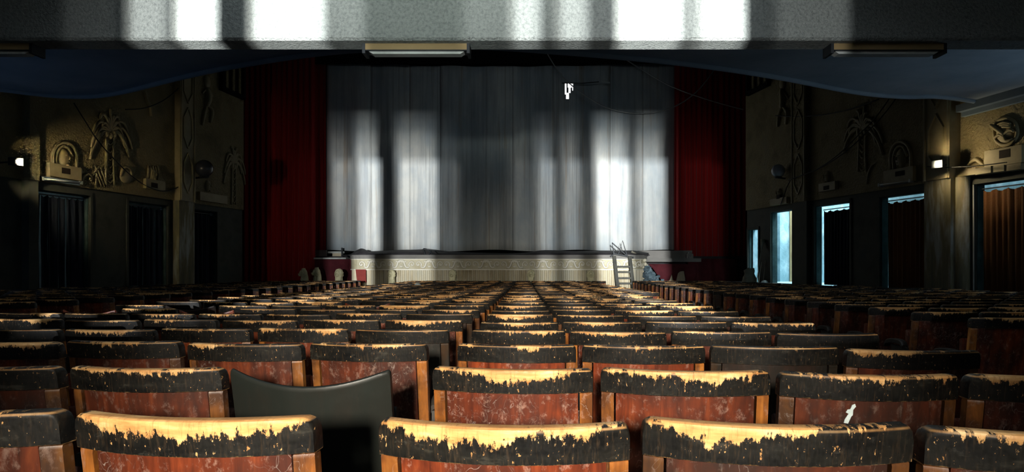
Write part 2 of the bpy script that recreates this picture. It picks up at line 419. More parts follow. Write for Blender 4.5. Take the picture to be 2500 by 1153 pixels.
# ------------------------------------------------------------------ floor, walls, ceilings
def top_z(Y): return -0.275 - 0.0245 * Y + 0.00037 * Y * Y       # height of the seat tops, following the raked floor
def floor_z(Y): return top_z(Y) - H
ys = [-4.1] + [0.5 * i for i in range(-4, 66)]
ys = sorted(set(ys))
mb = MB()
rows = [[(x, y, floor_z(max(min(y, 27), -3))) for x in (-17, 17)] for y in ys]
mb.sheet(rows); mb.sheet([[(x, y, z - 0.3) for x, y, z in r] for r in rows])
tag(mb.build('floor', M['floor']), 'dark raked auditorium floor beneath the rows of seats', kind='structure')

DOOR_TOP, BAND, SILL = 1.77, 1.96, -0.72
CEIL, HIGH = 3.6, 10.5
def build_wall(side, doors, y0, y1, label):
    """doors: list of (Y near, Y far, top)"""
    Y0 = 20.0
    sgn = math.hypot(1, WALL[side][1]); d = 1.0 if side == 'L' else -1.0
    S = lambda Y: (Y - Y0) * d * sgn
    T = 0.20
    mb = MB()
    cuts = sorted(doors)
    prev = y0
    for a, b, top in cuts + [(y1, None, None)]:
        s0, s1 = sorted((S(prev), S(a)))
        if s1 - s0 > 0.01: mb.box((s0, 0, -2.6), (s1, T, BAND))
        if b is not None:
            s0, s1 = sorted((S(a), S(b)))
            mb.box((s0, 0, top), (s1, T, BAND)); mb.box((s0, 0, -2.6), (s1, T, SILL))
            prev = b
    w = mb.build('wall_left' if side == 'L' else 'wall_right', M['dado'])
    w.matrix_world = wall_frame(side, Y0)
    tag(w, label, kind='structure')
    for a, b, top in cuts:                       # teal linings of the openings
        s0, s1 = sorted((S(a), S(b)))
        j = MB()
        j.box((s0 - 0.002, 0.03, SILL), (s0 + 0.02, T + 0.02, top)); j.box((s1 - 0.02, 0.03, SILL), (s1 + 0.002, T + 0.02, top))
        j.box((s0, 0.03, top - 0.02), (s1, T + 0.02, top + 0.002))
        link('door_lining', j.mesh('door_lining', M['jamb']), w)
        fr = MB()
        for u in (s0 - 0.09, s1 + 0.01): fr.box((u, -0.03, SILL), (u + 0.08, 0.02, top + 0.08))
        fr.box((s0 - 0.09, -0.03, top), (s1 + 0.09, 0.02, top + 0.09))
        link('door_frame', fr.mesh('door_frame', M['dado']), w)
    pl = MB().box((min(S(y0), S(y1)), -0.06, BAND), (max(S(y0), S(y1)), T, HIGH))
    link('plaster_panel', pl.mesh('plaster_panel', M['plaster']), w)
    st = MB().box((min(S(y0), S(y1)), -1.3, -2.6), (max(S(y0), S(y1)), 0, SILL))
    link('raised_walkway', st.mesh('raised_walkway', M['floor']), w)
    return w, S

DR = [(9.5, 11.2, DOOR_TOP), (13.3, 15.12, DOOR_TOP), (16.32, 18.15, DOOR_TOP), (19.4, 21.05, DOOR_TOP), (22.16, 23.58, DOOR_TOP), (24.45, 25.15, 1.23)]  # nearest opening in each side wall is unseen, added for its lamp
DL = [(9.6, 11.2, DOOR_TOP), (15.97, 17.74, DOOR_TOP), (19.15, 20.8, DOOR_TOP), (21.9, 23.35, DOOR_TOP)]
WR, SR = build_wall('R', DR, -4, 25.25, 'right side wall, dark dado with ochre stucco above and curtained doorways')
WL, SL = build_wall('L', DL, -4, 24.95, 'left side wall, dark dado with ochre relief stucco above navy curtained doorways')

# passage outside the right-hand doors
mb = MB(); mb.box((SR(25.2), 1.9, -2.6), (SR(8), 2.2, 4.4))
o = mb.build('wall_passage', M['passage']); o.matrix_world = wall_frame('R', 20.0)
tag(o, 'pale blue weathered plaster wall of the passage outside the right doorways', kind='structure')
mb = MB(); mb.box((SR(25.2), 0.20, -0.9), (SR(8), 1.9, SILL))
o = mb.build('floor_passage', M['passage']); o.matrix_world = wall_frame('R', 20.0)
tag(o, 'floor of the passage outside the right doorways', kind='structure')
mb = MB(); mb.box((SL(14), 2.4, -2.6), (SL(26), 2.6, 4.4))
o = mb.build('wall_yard', M['passage']); o.matrix_world = wall_frame('L', 20.0)
tag(o, 'plaster wall of the yard outside the left doorways', kind='structure')

# unseen rear wall, its gaps and nets shaped to throw streaks of light
GAPS = [(-3.0, -2.70, 0.08), (-2.64, -2.42, 0.42), (-2.38, -2.16, 0.85), (-1.97, -1.58, 0.7), (-1.58, -1.36, 0.25), (-1.36, -0.82, 0.05), (-0.82, -0.55, 0.2), (-0.55, -0.41, 0.55), (-0.41, -0.30, 0.2), (-0.30, -0.15, 0.5), (-0.15, 0.03, 0.2), (0.03, 0.345, 1), (0.345, 0.47, 0.45), (0.47, 0.70, 0.8), (0.70, 0.88, 0.08), (0.88, 1.28, 0.17), (3.6, 3.95, 0.1)]
mb = MB(); x = -15.0
for a, b, s in GAPS:
    if a - x > 0.005: mb.box((x, -4.10, -1.6), (a, -4.0, 2.9))
    x = b
mb.box((x, -4.10, -1.6), (14.5, -4.0, 2.9))
mb.box((-15, -4.10, 2.9), (14.5, -4.0, HIGH))
mb.box((-15, -4.10, -3), (14.5, -4.0, 0.2))
wall_rear = tag(mb.build('wall_rear', M['dado']), 'rear wall of the hall with narrow gaps shaped to throw light streaks', kind='structure')
for k, (a, b, s) in enumerate(GAPS):
    if s < 1:
        c = MB().box((a, -4.06, -1.15), (b, -4.055, 2.9)).build('net_curtain', sheer_mat('net_%d' % k, s), wall_rear)  # unseen net added to dim the light through this gap

# stage back wall, high ceiling
mb = MB(); mb.box((-18, 32, -3), (16, 32.3, HIGH)); mb.box((-18, 24.95, -3), (-10.75, 25.1, HIGH)); mb.box((8.35, 25.3, -3), (16, 25.45, HIGH)); mb.box((-18, 25, -3), (-17.8, 32, HIGH)); mb.box((15.8, 25.3, -3), (16, 32, HIGH))
tag(mb.build('wall_stage', M['black']), 'black rear wall of the stage house', kind='structure')
mb = MB(); mb.box((-18, -4.3, HIGH), (17, 32.3, HIGH + 0.3))
tag(MB().box((-2.8, 18.6, HIGH - 0.04), (0.4, 20.4, HIGH + 0.02)).build('fill_pane', M['white']), 'unseen pale pane added in the dark high ceiling above a fill lamp', kind='structure')  # pane added to go with the fill lamp below it
tag(mb.build('ceiling', M['black']), 'dark high ceiling above the stalls', kind='structure')

# balcony underside with a waved front edge
edge = smooth_pts([(-13.2, 11.6, 0), (-12.0, 13.0, 0), (-10.9, 13.85, 0), (-9.95, 14.42, 0), (-8.8, 14.2, 0), (-6.63, 12.9, 0), (-5.11, 12.1, 0), (-3.19, 11.35, 0), (-1.2, 11.1, 0), (0.42, 11.36, 0), (2.65, 12.0, 0), (4.66, 12.86, 0), (6.84, 14.05, 0), (8.07, 14.44, 0), (8.9, 14.45, 0), (10.4, 15.1, 0)], 6)
mb = MB()
mb.sheet([[(p.x, p.y, CEIL) for p in edge], [(p.x, -4.1, CEIL) for p in edge]])
mb.sheet([[(p.x, p.y, CEIL) for p in edge], [(p.x, p.y, CEIL + 1.1) for p in edge]])
mb.sheet([[(p.x, p.y, CEIL + 1.1) for p in edge], [(p.x, -4.1, CEIL + 1.1) for p in edge]])
can = mb.build('balcony_ceiling', M['canopy'])
tag(can, 'blue grey underside of the balcony with a waved front edge', kind='structure')
rim = MB().tube([(p.x, p.y - 0.05, CEIL - 0.02) for p in edge], 0.055, 8)
link('rim_moulding', rim.mesh('rim_moulding', M['canopy'], True), can)
# extra infill to both walls and crown moulding on the right wall
mb = MB(); mb.box((-16, -4.1, CEIL), (-13.1, 11.7, CEIL + 0.3)); mb.box((10.3, -4.1, CEIL), (14.5, 15.3, CEIL + 0.3))
link('soffit_infill', mb.mesh('soffit_infill', M['canopy']), can)
mb = MB(); mb.box((SR(15.35), -0.30, CEIL - 0.16), (SR(6), -0.05, CEIL)); mb.box((SR(15.35), -0.16, CEIL - 0.26), (SR(6), -0.05, CEIL - 0.15))
o = mb.build('trim_1', M['crown']); o.matrix_world = wall_frame('R', 20.0)
tag(o, 'blue grey crown moulding between balcony underside and right wall', kind='structure')

# the big stucco beam across the hall
mb = MB()
bx0, bx1 = -16.0, 14.5
nn = 60
prof = [(8.0, 3.62), (8.0, 2.70), (8.03, 2.67), (8.36, 2.67), (8.39, 2.70), (8.39, 3.62)]
mb.sheet([[(bx0 + (bx1 - bx0) * i / nn, y, z) for i in range(nn + 1)] for y, z in prof])
tag(mb.build('ceiling_beam', M['beam']), 'grey rough stucco beam crossing the hall overhead', kind='structure')

# ------------------------------------------------------------------ stage, screen, curtains
YS = 25.5
SX0, SX1 = at(845, 0, YS).x, at(1585, 0, YS).x
def stage_outline(off=0.0, r=0.9):
    pts = []
    for i in range(9):
        a = math.pi + (math.pi / 2) * i / 8
        pts.append((SX0 + r + (r + off) * math.cos(a), YS + r + (r + off) * math.sin(a)))
    for i in range(9):
        a = 1.5 * math.pi + (math.pi / 2) * i / 8
        pts.append((SX1 - r + (r + off) * math.cos(a), YS + r + (r + off) * math.sin(a)))
    return [(SX0 - off, YS + 3.0)] + pts + [(SX1 + off, YS + 3.0)]
stage = empty('stage', (0, 0, 0))
tag(stage, 'raised stage with grey nosing, cream scroll frieze and fluted front', 'stage')
def band(off, z0, z1, mb, cap=True):
    o = stage_outline(off)
    mb.sheet([[(x, y, z0) for x, y in o], [(x, y, z1) for x, y in o]])
    if cap:
        n = len(o)
        mb.add([(x, y, z1) for x, y in o], [tuple(range(n))]); mb.add([(x, y, z0) for x, y in o], [tuple(range(n))[::-1]])
mb = MB(); band(0.06, 0.135, 0.285, mb); band(0.10, 0.255, 0.285, mb); link('nosing_board', mb.mesh('nosing_board', M['nosing']), stage)
mb = MB(); band(0.02, -0.27, 0.135, mb); link('frieze_band', mb.mesh('frieze_band', M['frieze_shade']), stage)
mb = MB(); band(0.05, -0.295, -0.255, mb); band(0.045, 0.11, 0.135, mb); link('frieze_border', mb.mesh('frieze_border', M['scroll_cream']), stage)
# fluted wall below the frieze: one continuous corrugated surface
mb = MB()
o = stage_outline(-0.10)
line = []
for (xa, ya), (xb, yb) in zip(o, o[1:]):
    ln = math.hypot(xb - xa, yb - ya); k = max(1, int(round(ln / 0.016)))
    for i in range(k): line.append((xa + (xb - xa) * i / k, ya + (yb - ya) * i / k, (xb - xa) / ln, (yb - ya) / ln))
acc = 0; fl = []
for i, (x, y, tx, ty) in enumerate(line):
    if i: acc += math.hypot(x - line[i - 1][0], y - line[i - 1][1])
    a = 0.10 * abs(math.sin(math.pi * acc / 0.16))
    fl.append((x + ty * a, y - tx * a))
mb.sheet([[(x, y, -1.95) for x, y in fl], [(x, y, -0.27) for x, y in fl]])
fw = link('fluted_front', mb.mesh('fluted_front', M['stage_cream'], True), stage)
fw['kind'] = 'stuff'
# S-scrolls of the frieze
def scroll_mesh():
    mb = MB()
    pts = []
    for i in range(18):
        a = math.radians(-40 + 400 * i / 17); r = 0.125 - 0.10 * i / 17
        pts.append((r * math.cos(a) - 0.15, 0, r * math.sin(a)))
    mb.tube(pts, [0.034 - 0.014 * i / 17 for i in range(18)], 6)
    w = smooth_pts([(-0.05, 0, -0.10), (0.05, 0, -0.13), (0.12, 0, -0.04), (0.17, 0, 0.10), (0.26, 0, 0.14), (0.33, 0, 0.06)], 4)
    mb.tube(w, [0.026 + 0.018 * math.sin(math.pi * i / (len(w) - 1)) for i in range(len(w))], 6)
    mb.ell((-0.15, 0, 0.0), (0.03, 0.03, 0.03), 8, 6)
    mb.ell((0.10, 0, 0.10), (0.05, 0.02, 0.028), 8, 6); mb.ell((0.25, 0, -0.09), (0.055, 0.02, 0.03), 8, 6)
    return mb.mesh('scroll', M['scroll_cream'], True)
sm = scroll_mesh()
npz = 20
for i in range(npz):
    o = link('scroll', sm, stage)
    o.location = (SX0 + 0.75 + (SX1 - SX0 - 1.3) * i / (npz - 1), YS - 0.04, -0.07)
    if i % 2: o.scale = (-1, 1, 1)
# cracked end of the frieze: broken rubble lumps at the right-hand end
mb = MB()
for i in range(14):
    a = random.random() * math.pi / 2
    mb.ell((SX1 - 0.9 + 0.95 * math.sin(a), YS + 0.9 - 0.95 * math.cos(a), -0.2 + 0.3 * random.random()), (0.05 + 0.06 * random.random(), 0.05, 0.05 + 0.05 * random.random()), 8, 5)
link('broken_moulding', mb.mesh('broken_moulding', M['stage_cream'], True), stage)
# torn red board on the left of the fluted front
q = [at(868, 658, YS - 0.05), at(893, 658, YS - 0.1), at(894, 690, YS - 0.2), at(872, 690, YS - 0.2)]
o = MB().hexa(q, (0, 0.03, 0)).build('red_board', M['rust_red'])
tag(o, 'rust red board leaning on the left end of the fluted stage front', 'board')
# stage deck behind
mb = MB(); mb.box((-12, 28.2, -1.95), (10, 31.9, 0.26))
link('deck', mb.mesh('deck', M['tarp']), stage)

# left apron: dark red skirt with a white ledge; right apron slab with torn maroon cloth
ap = empty('side_apron', at(806, 682, 26.4)); tag(ap, 'dark red side apron with a chipped white ledge left of the stage', 'apron')
ap.location = (0, 0, 0)
a0, a1 = at(768, 633, 26.4), at(846, 682, 26.4)
link('skirt', MB().box((a0.x, 26.4, -1.9), (a1.x + 0.6, 26.7, a0.z)).mesh('skirt', M['maroon']), ap)
link('ledge', MB().box((a0.x, 26.3, a0.z), (a1.x, 27.6, a0.z + 0.06)).mesh('ledge', M['white']), ap)
a0, a1 = at(1545, 645, 26.2), at(1712, 632, 26.2)
ap = empty('side_apron', (0, 0, 0)); tag(ap, 'grey concrete side apron to the right of the stage with torn cloth', 'apron')
link('slab', MB().box((a0.x, 26.2, 0.02), (a1.x, 28.4, 0.16)).mesh('slab', M['nosing']), ap)
link('backboard', MB().box((at(1560, 0, 27.2).x, 27.2, 0.1), (at(1690, 0, 27.2).x, 27.3, at(0, 612, 27.2).z)).mesh('backboard', M['nosing']), ap)
# torn maroon cloth as a thick sheet with ragged lower edge
top = [at(x, 645, 26.1) for x in range(1585, 1705, 5)]
bots = {1585: 648, 1590: 652, 1595: 657, 1600: 665, 1605: 672, 1610: 679, 1615: 685, 1620: 690, 1625: 692, 1630: 688, 1635: 683, 1640: 668, 1643: 690, 1645: 690, 1650: 690, 1655: 668, 1660: 663, 1665: 662, 1670: 662, 1675: 690, 1680: 690, 1685: 690, 1690: 690, 1695: 690, 1700: 690}
low = [at(x, bots.get(x, 690), 26.1) for x in range(1585, 1705, 5)]
mb = MB(); mb.sheet([[p for p in top], [p + (q - p) * 0.5 + Vector((0, -0.04 * math.sin(i * 0.9), 0)) for i, (p, q) in enumerate(zip(top, low))], low])
cl = link('torn_cloth', mb.mesh('torn_cloth', M['maroon'], True), ap)
sl = cl.modifiers.new('thickness', 'SOLIDIFY'); sl.thickness = 0.02
for x0, x1, yt in ((1625, 1645, 655), (1650, 1673, 660)):
    p, q = at(x0, yt, 26.4), at(x1, 700, 26.4)
    link('white_panel', MB().box((p.x, 26.4, -1.9), (q.x, 26.45, p.z)).mesh('white_panel', M['stage_cream']), ap)
# rubble beside it
mb = MB()
for i in range(110):
    px = random.uniform(1573, 1626); t = max(0, (px - 1582) / 44)
    py = random.uniform(652 + 36 * t, 704)
    p = at(px, py, random.uniform(25.6, 26.0)); r = random.uniform(0.03, 0.13)
    rot = Matrix.Translation(p) @ Matrix.Rotation(random.uniform(0, 3), 4, 'X') @ Matrix.Rotation(random.uniform(0, 3), 4, 'Z')
    mb.box((-r, -r * 0.6, -r * random.uniform(0.3, 0.8)), (r, r * 0.5, r * random.uniform(0.3, 0.8)), 0, rot)
mb.box((at(1575, 0, 26).x, 25.9, -1.95), (at(1625, 0, 26).x, 26.1, -0.75))
o = mb.build('rubble_heap', M['debris']); tag(o, 'blue grey heap of rubble beside the right end of the stage', 'rubble', kind='stuff')

# crumpled dark tarpaulin along the stage edge
topline = smooth_pts([(835, 630, 0), (858, 619, 0), (882, 607, 0), (905, 614, 0), (960, 611, 0), (1030, 609, 0), (1036, 606, 0), (1060, 611, 0), (1110, 615, 0), (1160, 617, 0), (1240, 619, 0), (1290, 616, 0), (1330, 611, 0), (1400, 613, 0), (1450, 612, 0), (1500, 612, 0), (1545, 612, 0), (1585, 618, 0)], 5)
mb = MB(); rows = [[], [], [], []]
for i, p in enumerate(topline):
    b0 = at(p.x, 628, 25.9); t0 = at(p.x, p.y, 26.5)
    j = 0.05 * math.sin(i * 1.7) + 0.04 * math.sin(i * 0.61)
    rows[0].append((b0.x, 25.75, 0.28)); rows[1].append((b0.x, 26.1 + j, 0.28 + (t0.z - 0.28) * 0.55 + 0.6 * j * 0.3))
    rows[2].append((t0.x, 26.5 + j, max(t0.z, 0.3))); rows[3].append((t0.x, 27.6, 0.27))
mb.sheet(rows)
o = mb.build('tarpaulin', M['tarp'], None, True); tag(o, 'crumpled dark tarpaulin lying along the stage edge below the screen', 'tarpaulin')
m_ = o.modifiers.new('thickness', 'SOLIDIFY'); m_.thickness = 0.015
# collapsed frame on the tarpaulin
mb = MB()
A = at(1033, 608, 25.8); B = at(1100, 616, 25.8)
mb.tube([A, B], 0.025); mb.tube([A, at(1040, 625, 25.7)], 0.02); mb.tube([at(1044, 611, 25.8), at(1062, 624, 25.7)], 0.02); mb.tube([at(1052, 612, 25.8), at(1046, 625, 25.7)], 0.02); mb.tube([at(1062, 613, 25.8), at(1072, 622, 25.7)], 0.02)
o = mb.build('collapsed_frame', M['iron']); tag(o, 'dark collapsed folding frame lying on the stage edge', 'frame')
# little plinth under the left corner of the screen
pl = empty('screen_plinth', (0, 0, 0)); tag(pl, 'small pale plinth with a dark post under the left corner of the screen', 'plinth')
p, q = at(800, 614, 28.4), at(838, 630, 28.4)
mb = MB(); mb.box((p.x, 28.4, q.z), (q.x, 28.6, q.z + 0.07)); mb.box((p.x, 28.4, p.z - 0.08), (q.x, 28.6, p.z))
link('ledge', mb.mesh('ledge', M['white']), pl)
link('block', MB().box((at(811, 0, 28.4).x, 28.42, q.z + 0.07), (q.x - 0.05, 28.58, p.z - 0.08)).mesh('block', M['stage_cream']), pl)
link('post', MB().box((at(833, 0, 28.3).x, 28.3, q.z), (at(836, 0, 28.3).x, 28.38, at(0, 605, 28.3).z)).mesh('post', M['iron']), pl)

# --- the screen: sewn cloth strips
YC = 29.0
screen = empty('cinema_screen', (0, 0, 0))
tag(screen, 'large pale stained cinema screen of sewn cloth strips above the stage', 'screen')
seams = [797, 905, 1000, 1075, 1187, 1252, 1352, 1490, 1570, 1648]
def scr_y(px): return YC + 0.05 * math.sin(px * 0.021) + 0.03 * math.sin(px * 0.083 + 1)
def scr_top(px):
    u = (px - 797) / 851.0
    return 152 + 10 * math.sin(math.pi * min(1, max(0, u))) ** 0.7 + 1.2 * math.sin(px * 0.05)
def scr_bot(px): return 612 + 2 * math.sin(px * 0.03)
HOLES = [(1379, 1383, 205, 232), (1386, 1396, 205, 215), (1388, 1393, 215, 228), (1382, 1389, 228, 243), (1397, 1399, 205, 222)]
for si in range(len(seams) - 1):
    a, b = seams[si] + (0.3 if si in (3, 5) else 0.05), seams[si + 1] - (0.3 if si in (2, 4) else 0.05)
    xs = [a + (b - a) * i / 14 for i in range(15)]
    zs = [i / 20 for i in range(21)]
    if si == 6:
        xs = sorted(set(xs + [v for h in HOLES for v in h[:2]])); zs = sorted(set(zs + [(v - 162) / 450 for h in HOLES for v in h[2:]]))
    mb = MB(); idx = {}
    for i, x in enumerate(xs):
        for j, t in enumerate(zs):
            py = scr_top(x) + (scr_bot(x) - scr_top(x)) * t
            idx[i, j] = len(mb.v); mb.v.append(tuple(at(x, py, scr_y(x) + 0.02 * math.sin(t * 9 + si))))
    for i in range(len(xs) - 1):
        for j in range(len(zs) - 1):
            cx, cy = (xs[i] + xs[i + 1]) / 2, 162 + 450 * (zs[j] + zs[j + 1]) / 2
            if si == 6 and any(h[0] < cx < h[1] and h[2] < cy < h[3] for h in HOLES): continue
            mb.f.append((idx[i, j], idx[i + 1, j], idx[i + 1, j + 1], idx[i, j + 1])); mb.mi.append(0)
    o = link('cloth_strip', mb.mesh('cloth_strip', M['screen'], True), screen)
    md = o.modifiers.new('thickness', 'SOLIDIFY'); md.thickness = 0.008
link('backing_batten', MB().box((at(797, 0, YC + 0.15).x, YC + 0.12, at(0, 153, YC).z - 0.5), (at(1648, 0, YC + 0.15).x, YC + 0.18, at(0, 153, YC).z - 0.1)).mesh('backing_batten', M['black']), screen)
# small bar in front of the tear, and the bright window of the stage house seen through it
o = MB().tube([at(1372, 203, 28.8), at(1420, 203.5, 28.8), at(1462, 200, 28.8)], 0.02).build('hanging_batten', M['iron']); tag(o, 'thin batten hanging across the torn top of the screen', 'batten')
o = MB().tube([at(1468, 198, 28.7), at(1489, 202, 28.7)], 0.035).build('tube_lamp', M['diffuser'], None, True); tag(o, 'short pale tube hanging before the upper right of the screen', 'lamp')
m, nt, b = mat('daylight_pane'); b.inputs['Emission Color'].default_value = (1, 1, 1, 1); b.inputs['Emission Strength'].default_value = 2.2
M['pane'] = m
win = MB().box((at(1370, 0, 31.9).x, 31.9, at(0, 300, 31.9).z), (at(1410, 0, 31.9).x, 31.97, at(0, 185, 31.9).z)).build('window_1', M['pane'])
tag(win, 'small bright window of the stage house glimpsed through the tear in the screen', kind='structure')

# --- red curtains
def curtain(name, xs0, xs1, Y, z0, z1, mat_, pitch=0.28, amp=0.11, seed=0, mtx=None, thick=0.012, scallop=0.0, parent=None, flare=0.0):
    rnd = random.Random(seed); mb = MB()
    n = max(8, int((xs1 - xs0) / pitch * 10)); ph = 0; rows = []
    cols = []
    for i in range(n + 1):
        x = xs0 + (xs1 - xs0) * i / n
        ph += (xs1 - xs0) / n / pitch * 2 * math.pi * (0.75 + 0.5 * rnd.random())
        cols.append((x, amp * math.sin(ph) + 0.3 * amp * math.sin(ph * 0.37 + seed)))
    for t in (0, 0.33, 0.66, 1):
        row = []
        for x, a in cols:
            z = z1 + (z0 - z1) * t
            if t == 0 and scallop: z -= scallop * abs(math.sin((x - xs0) / 0.16 * math.pi / 2))
            row.append((x + flare * t, Y + a * (0.55 + 0.45 * t), z))
        rows.append(row)
    mb.sheet(rows)
    o = link(name, mb.mesh(name, mat_, True), parent)
    if mtx is not None: o.matrix_world = mtx
    s = o.modifiers.new('thickness', 'SOLIDIFY'); s.thickness = thick
    return o
YR = 27.0
o = curtain('stage_curtain', at(578, 0, YR).x, at(768, 0, YR).x, YR, -1.9, 8.6, M['red'], 0.22, 0.09, 1)
tag(o, 'long dark red velvet curtain hanging to the floor left of the screen', 'curtain')
o = curtain('masking_curtain', at(766, 0, YC).x, at(797, 0, YC).x, YC - 0.1, at(0, 612, YC).z, 8.6, M['red'], 0.2, 0.05, 2)
tag(o, 'narrow red masking curtain strip along the left edge of the screen', 'curtain')
o = MB().box((at(768, 0, 28.5).x, 28.5, at(0, 630, 28.5).z), (at(797, 0, 28.5).x, 28.6, at(0, 611, 28.5).z)).build('curtain_box', M['nosing'])
tag(o, 'grey ribbed box under the narrow red curtain strip', 'box')
o = curtain('stage_curtain', at(1647, 0, YC - 0.6).x, at(1835, 0, YC - 0.6).x, YC - 0.6, 0.2, 8.6, M['red'], 0.24, 0.1, 3)
tag(o, 'tall red velvet curtain hanging to the right of the screen', 'curtain')
o = curtain('fallen_curtain', at(1678, 0, 26.6).x, at(1800, 0, 26.6).x, 26.6, -1.9, 0.15, M['maroon'], 0.5, 0.08, 4, flare=0.25)
tag(o, 'dark maroon cloth hanging from the apron right of the stage', 'curtain')
# black header above the screen and black side legs
mb = MB(); mb.box((-17, 28.7, at(0, 154, 28.7).z), (15, 28.85, HIGH)); mb.box((-17, 27.7, -1.9), (at(600, 0, 27.7).x, 27.9, HIGH)); mb.box((at(1835, 0, 27.7).x, 27.7, -1.9), (15, 27.9, HIGH))
tag(mb.build('wall_proscenium', M['black']), 'black proscenium masking above and beside the screen', kind='structure')

# --- stone lions
def lion_mesh():
    mb = MB()
    mb.ell((0, 0.05, 0.42), (0.22, 0.22, 0.52), 16, 12)            # body column
    mb.box((-0.2, -0.16, -1.2), (0.2, 0.26, 0.35))
    for sx in (-1, 1):
        mb.tube([(sx * 0.11, -0.17, 0.55), (sx * 0.12, -0.22, 0.2), (sx * 0.12, -0.22, -1.2)], 0.075, 8)
    mb.ell((0, -0.04, 0.80), (0.26, 0.24, 0.27), 16, 12)           # mane mass
    for i in range(16):
        a = 2 * math.pi * i / 16
        mb.ell((0.22 * math.cos(a), -0.12, 0.80 + 0.24 * math.sin(a)), (0.06, 0.07, 0.06), 8, 6)
    for i in range(22):
        a = 2 * math.pi * i / 22
        mb.ell((0.27 * math.cos(a), -0.03 + 0.05 * (i % 2), 0.80 + 0.27 * math.sin(a)), (0.045, 0.07, 0.045), 8, 6)
    for i in range(7):
        mb.tube([(-0.18 + 0.06 * i, -0.2 + 0.01 * abs(i - 3), 0.64), (-0.17 + 0.056 * i, -0.22, 0.30)], 0.032, 6)
    mb.ell((0, -0.20, 0.83), (0.16, 0.12, 0.17), 14, 10)           # face
    mb.ell((0, -0.31, 0.76), (0.085, 0.09, 0.075), 12, 8)          # muzzle
    mb.ell((0, -0.385, 0.79), (0.035, 0.025, 0.025), 8, 6)         # nose
    mb.ell((0, -0.30, 0.69), (0.06, 0.06, 0.03), 8, 6)             # jaw
    for sx in (-1, 1):
        mb.ell((sx * 0.075, -0.30, 0.88), (0.045, 0.03, 0.025), 8, 6)
        mb.ell((sx * 0.15, -0.08, 1.02), (0.05, 0.04, 0.06), 8, 6)
    me = mb.mesh('lion_raw', M['lion'], True)
    o = link('lion_raw', me)
    r = o.modifiers.new('r', 'REMESH'); r.mode = 'VOXEL'; r.voxel_size = 0.018
    dg = bpy.context.evaluated_depsgraph_get(); ev = o.evaluated_get(dg)
    out = bpy.data.meshes.new_from_object(ev); out.name = 'stone_lion'
    out.polygons.foreach_set('use_smooth', [True] * len(out.polygons))
    if not out.materials: out.materials.append(M['lion'])
    bpy.data.objects.remove(o)
    return out
lm = lion_mesh()
for px, py, Y, rz, lab in (
        (743, 657, 24.9, -70, 'cream stone lion in profile, leftmost before the dark red curtain'),
        (775, 655, 24.9, -65, 'cream stone lion in profile, second from the left by the red skirt'),
        (828, 658, 24.9, -8, 'pinkish cream stone lion facing the hall beside the left end of the stage'),
        (956, 660, 25.0, -10, 'stone lion before the fluted stage front, nearest the rust red board'),
        (1105, 660, 25.0, -6, 'stone lion before the fluted stage front, second from the rust red board'),
        (1296, 660, 25.0, 0, 'stone lion before the middle of the fluted stage front, third from the red board'),
        (1441, 661, 25.0, 4, 'stone lion before the fluted stage front, nearest the ladder')):
    o = link('stone_lion', lm); p = at(px, py, Y); s = 0.40
    s = (1.0 if px > 900 else 1.1) * 0.62
    o.scale = (s * 0.82, s * 0.82, s); o.location = (p.x, Y, p.z - 1.06 * s); o.rotation_euler = (0, 0, math.radians(rz))
    tag(o, lab, 'lion statue', 'stone lions along the stage')

# --- ladder stair with tubular rails
lad = empty('stage_ladder', (0, 0, 0)); tag(lad, 'grey wooden step ladder with thin iron handrails leaning against the stage', 'ladder')
YT, YB = 25.05, 24.3
def ladp(px, py):
    t = (py - 627) / (707 - 627.0)
    return at(px, py, YT + (YB - YT) * t)
for a, b in (((1500, 625), (1512, 730)), ((1538, 625), (1550, 730))):
    p, q = ladp(*a), ladp(*b)
    mb = MB(); w = 0.06
    mb.hexa([p + Vector((-w, 0, 0)), p + Vector((w, 0, 0)), q + Vector((w, 0, 0)), q + Vector((-w, 0, 0))], (0, 0.16, 0))
    link('rail', mb.mesh('rail', M['grey_wood']), lad)
for i, py in enumerate((651, 664, 679, 692, 706, 720)):
    p = ladp(1500 + (py - 625) * 0.114 + 3, py); q = ladp(1538 + (py - 625) * 0.114 - 2, py)
    link('tread', MB().box((p.x, p.y - 0.02, p.z - 0.035), (q.x, p.y + 0.18, p.z + 0.025)).mesh('tread', M['grey_wood']), lad)
for pts in ([(1498, 622), (1494, 593), (1500, 622)], [(1494, 593), (1531, 625)], [(1510, 620), (1520, 588), (1531, 625)]):
    mb = MB(); mb.tube([at(x, y, 25.1) for x, y in pts], 0.022, 6); link('handrail', mb.mesh('handrail', M['iron']), lad)
mb = MB()
mb.tube([at(1490, 627, 25.2), at(1500, 620, 25.2), at(1547, 629, 25.2)], 0.03)
o = mb.build('fallen_pole', M['iron']); tag(o, 'dark pole lying on the stage edge at the top of the ladder', 'pole')
o = MB().tube([at(1542, 614, 26.0), at(1558, 624, 26.0)], 0.04).build('wood_offcut', M['straw']); tag(o, 'pale broken stick lying on the stage right of the ladder', 'stick')
mb = MB(); p = at(1684, 633, 26.5); mb.ell((p.x, 26.5, 0.29), (0.11, 0.1, 0.14), 8, 6); mb.box((p.x - 0.1, 26.42, 0.15), (p.x + 0.12, 26.6, 0.34))
o = mb.build('loose_block', M['nosing']); tag(o, 'grey broken block lying on the apron right of the stage', 'block')

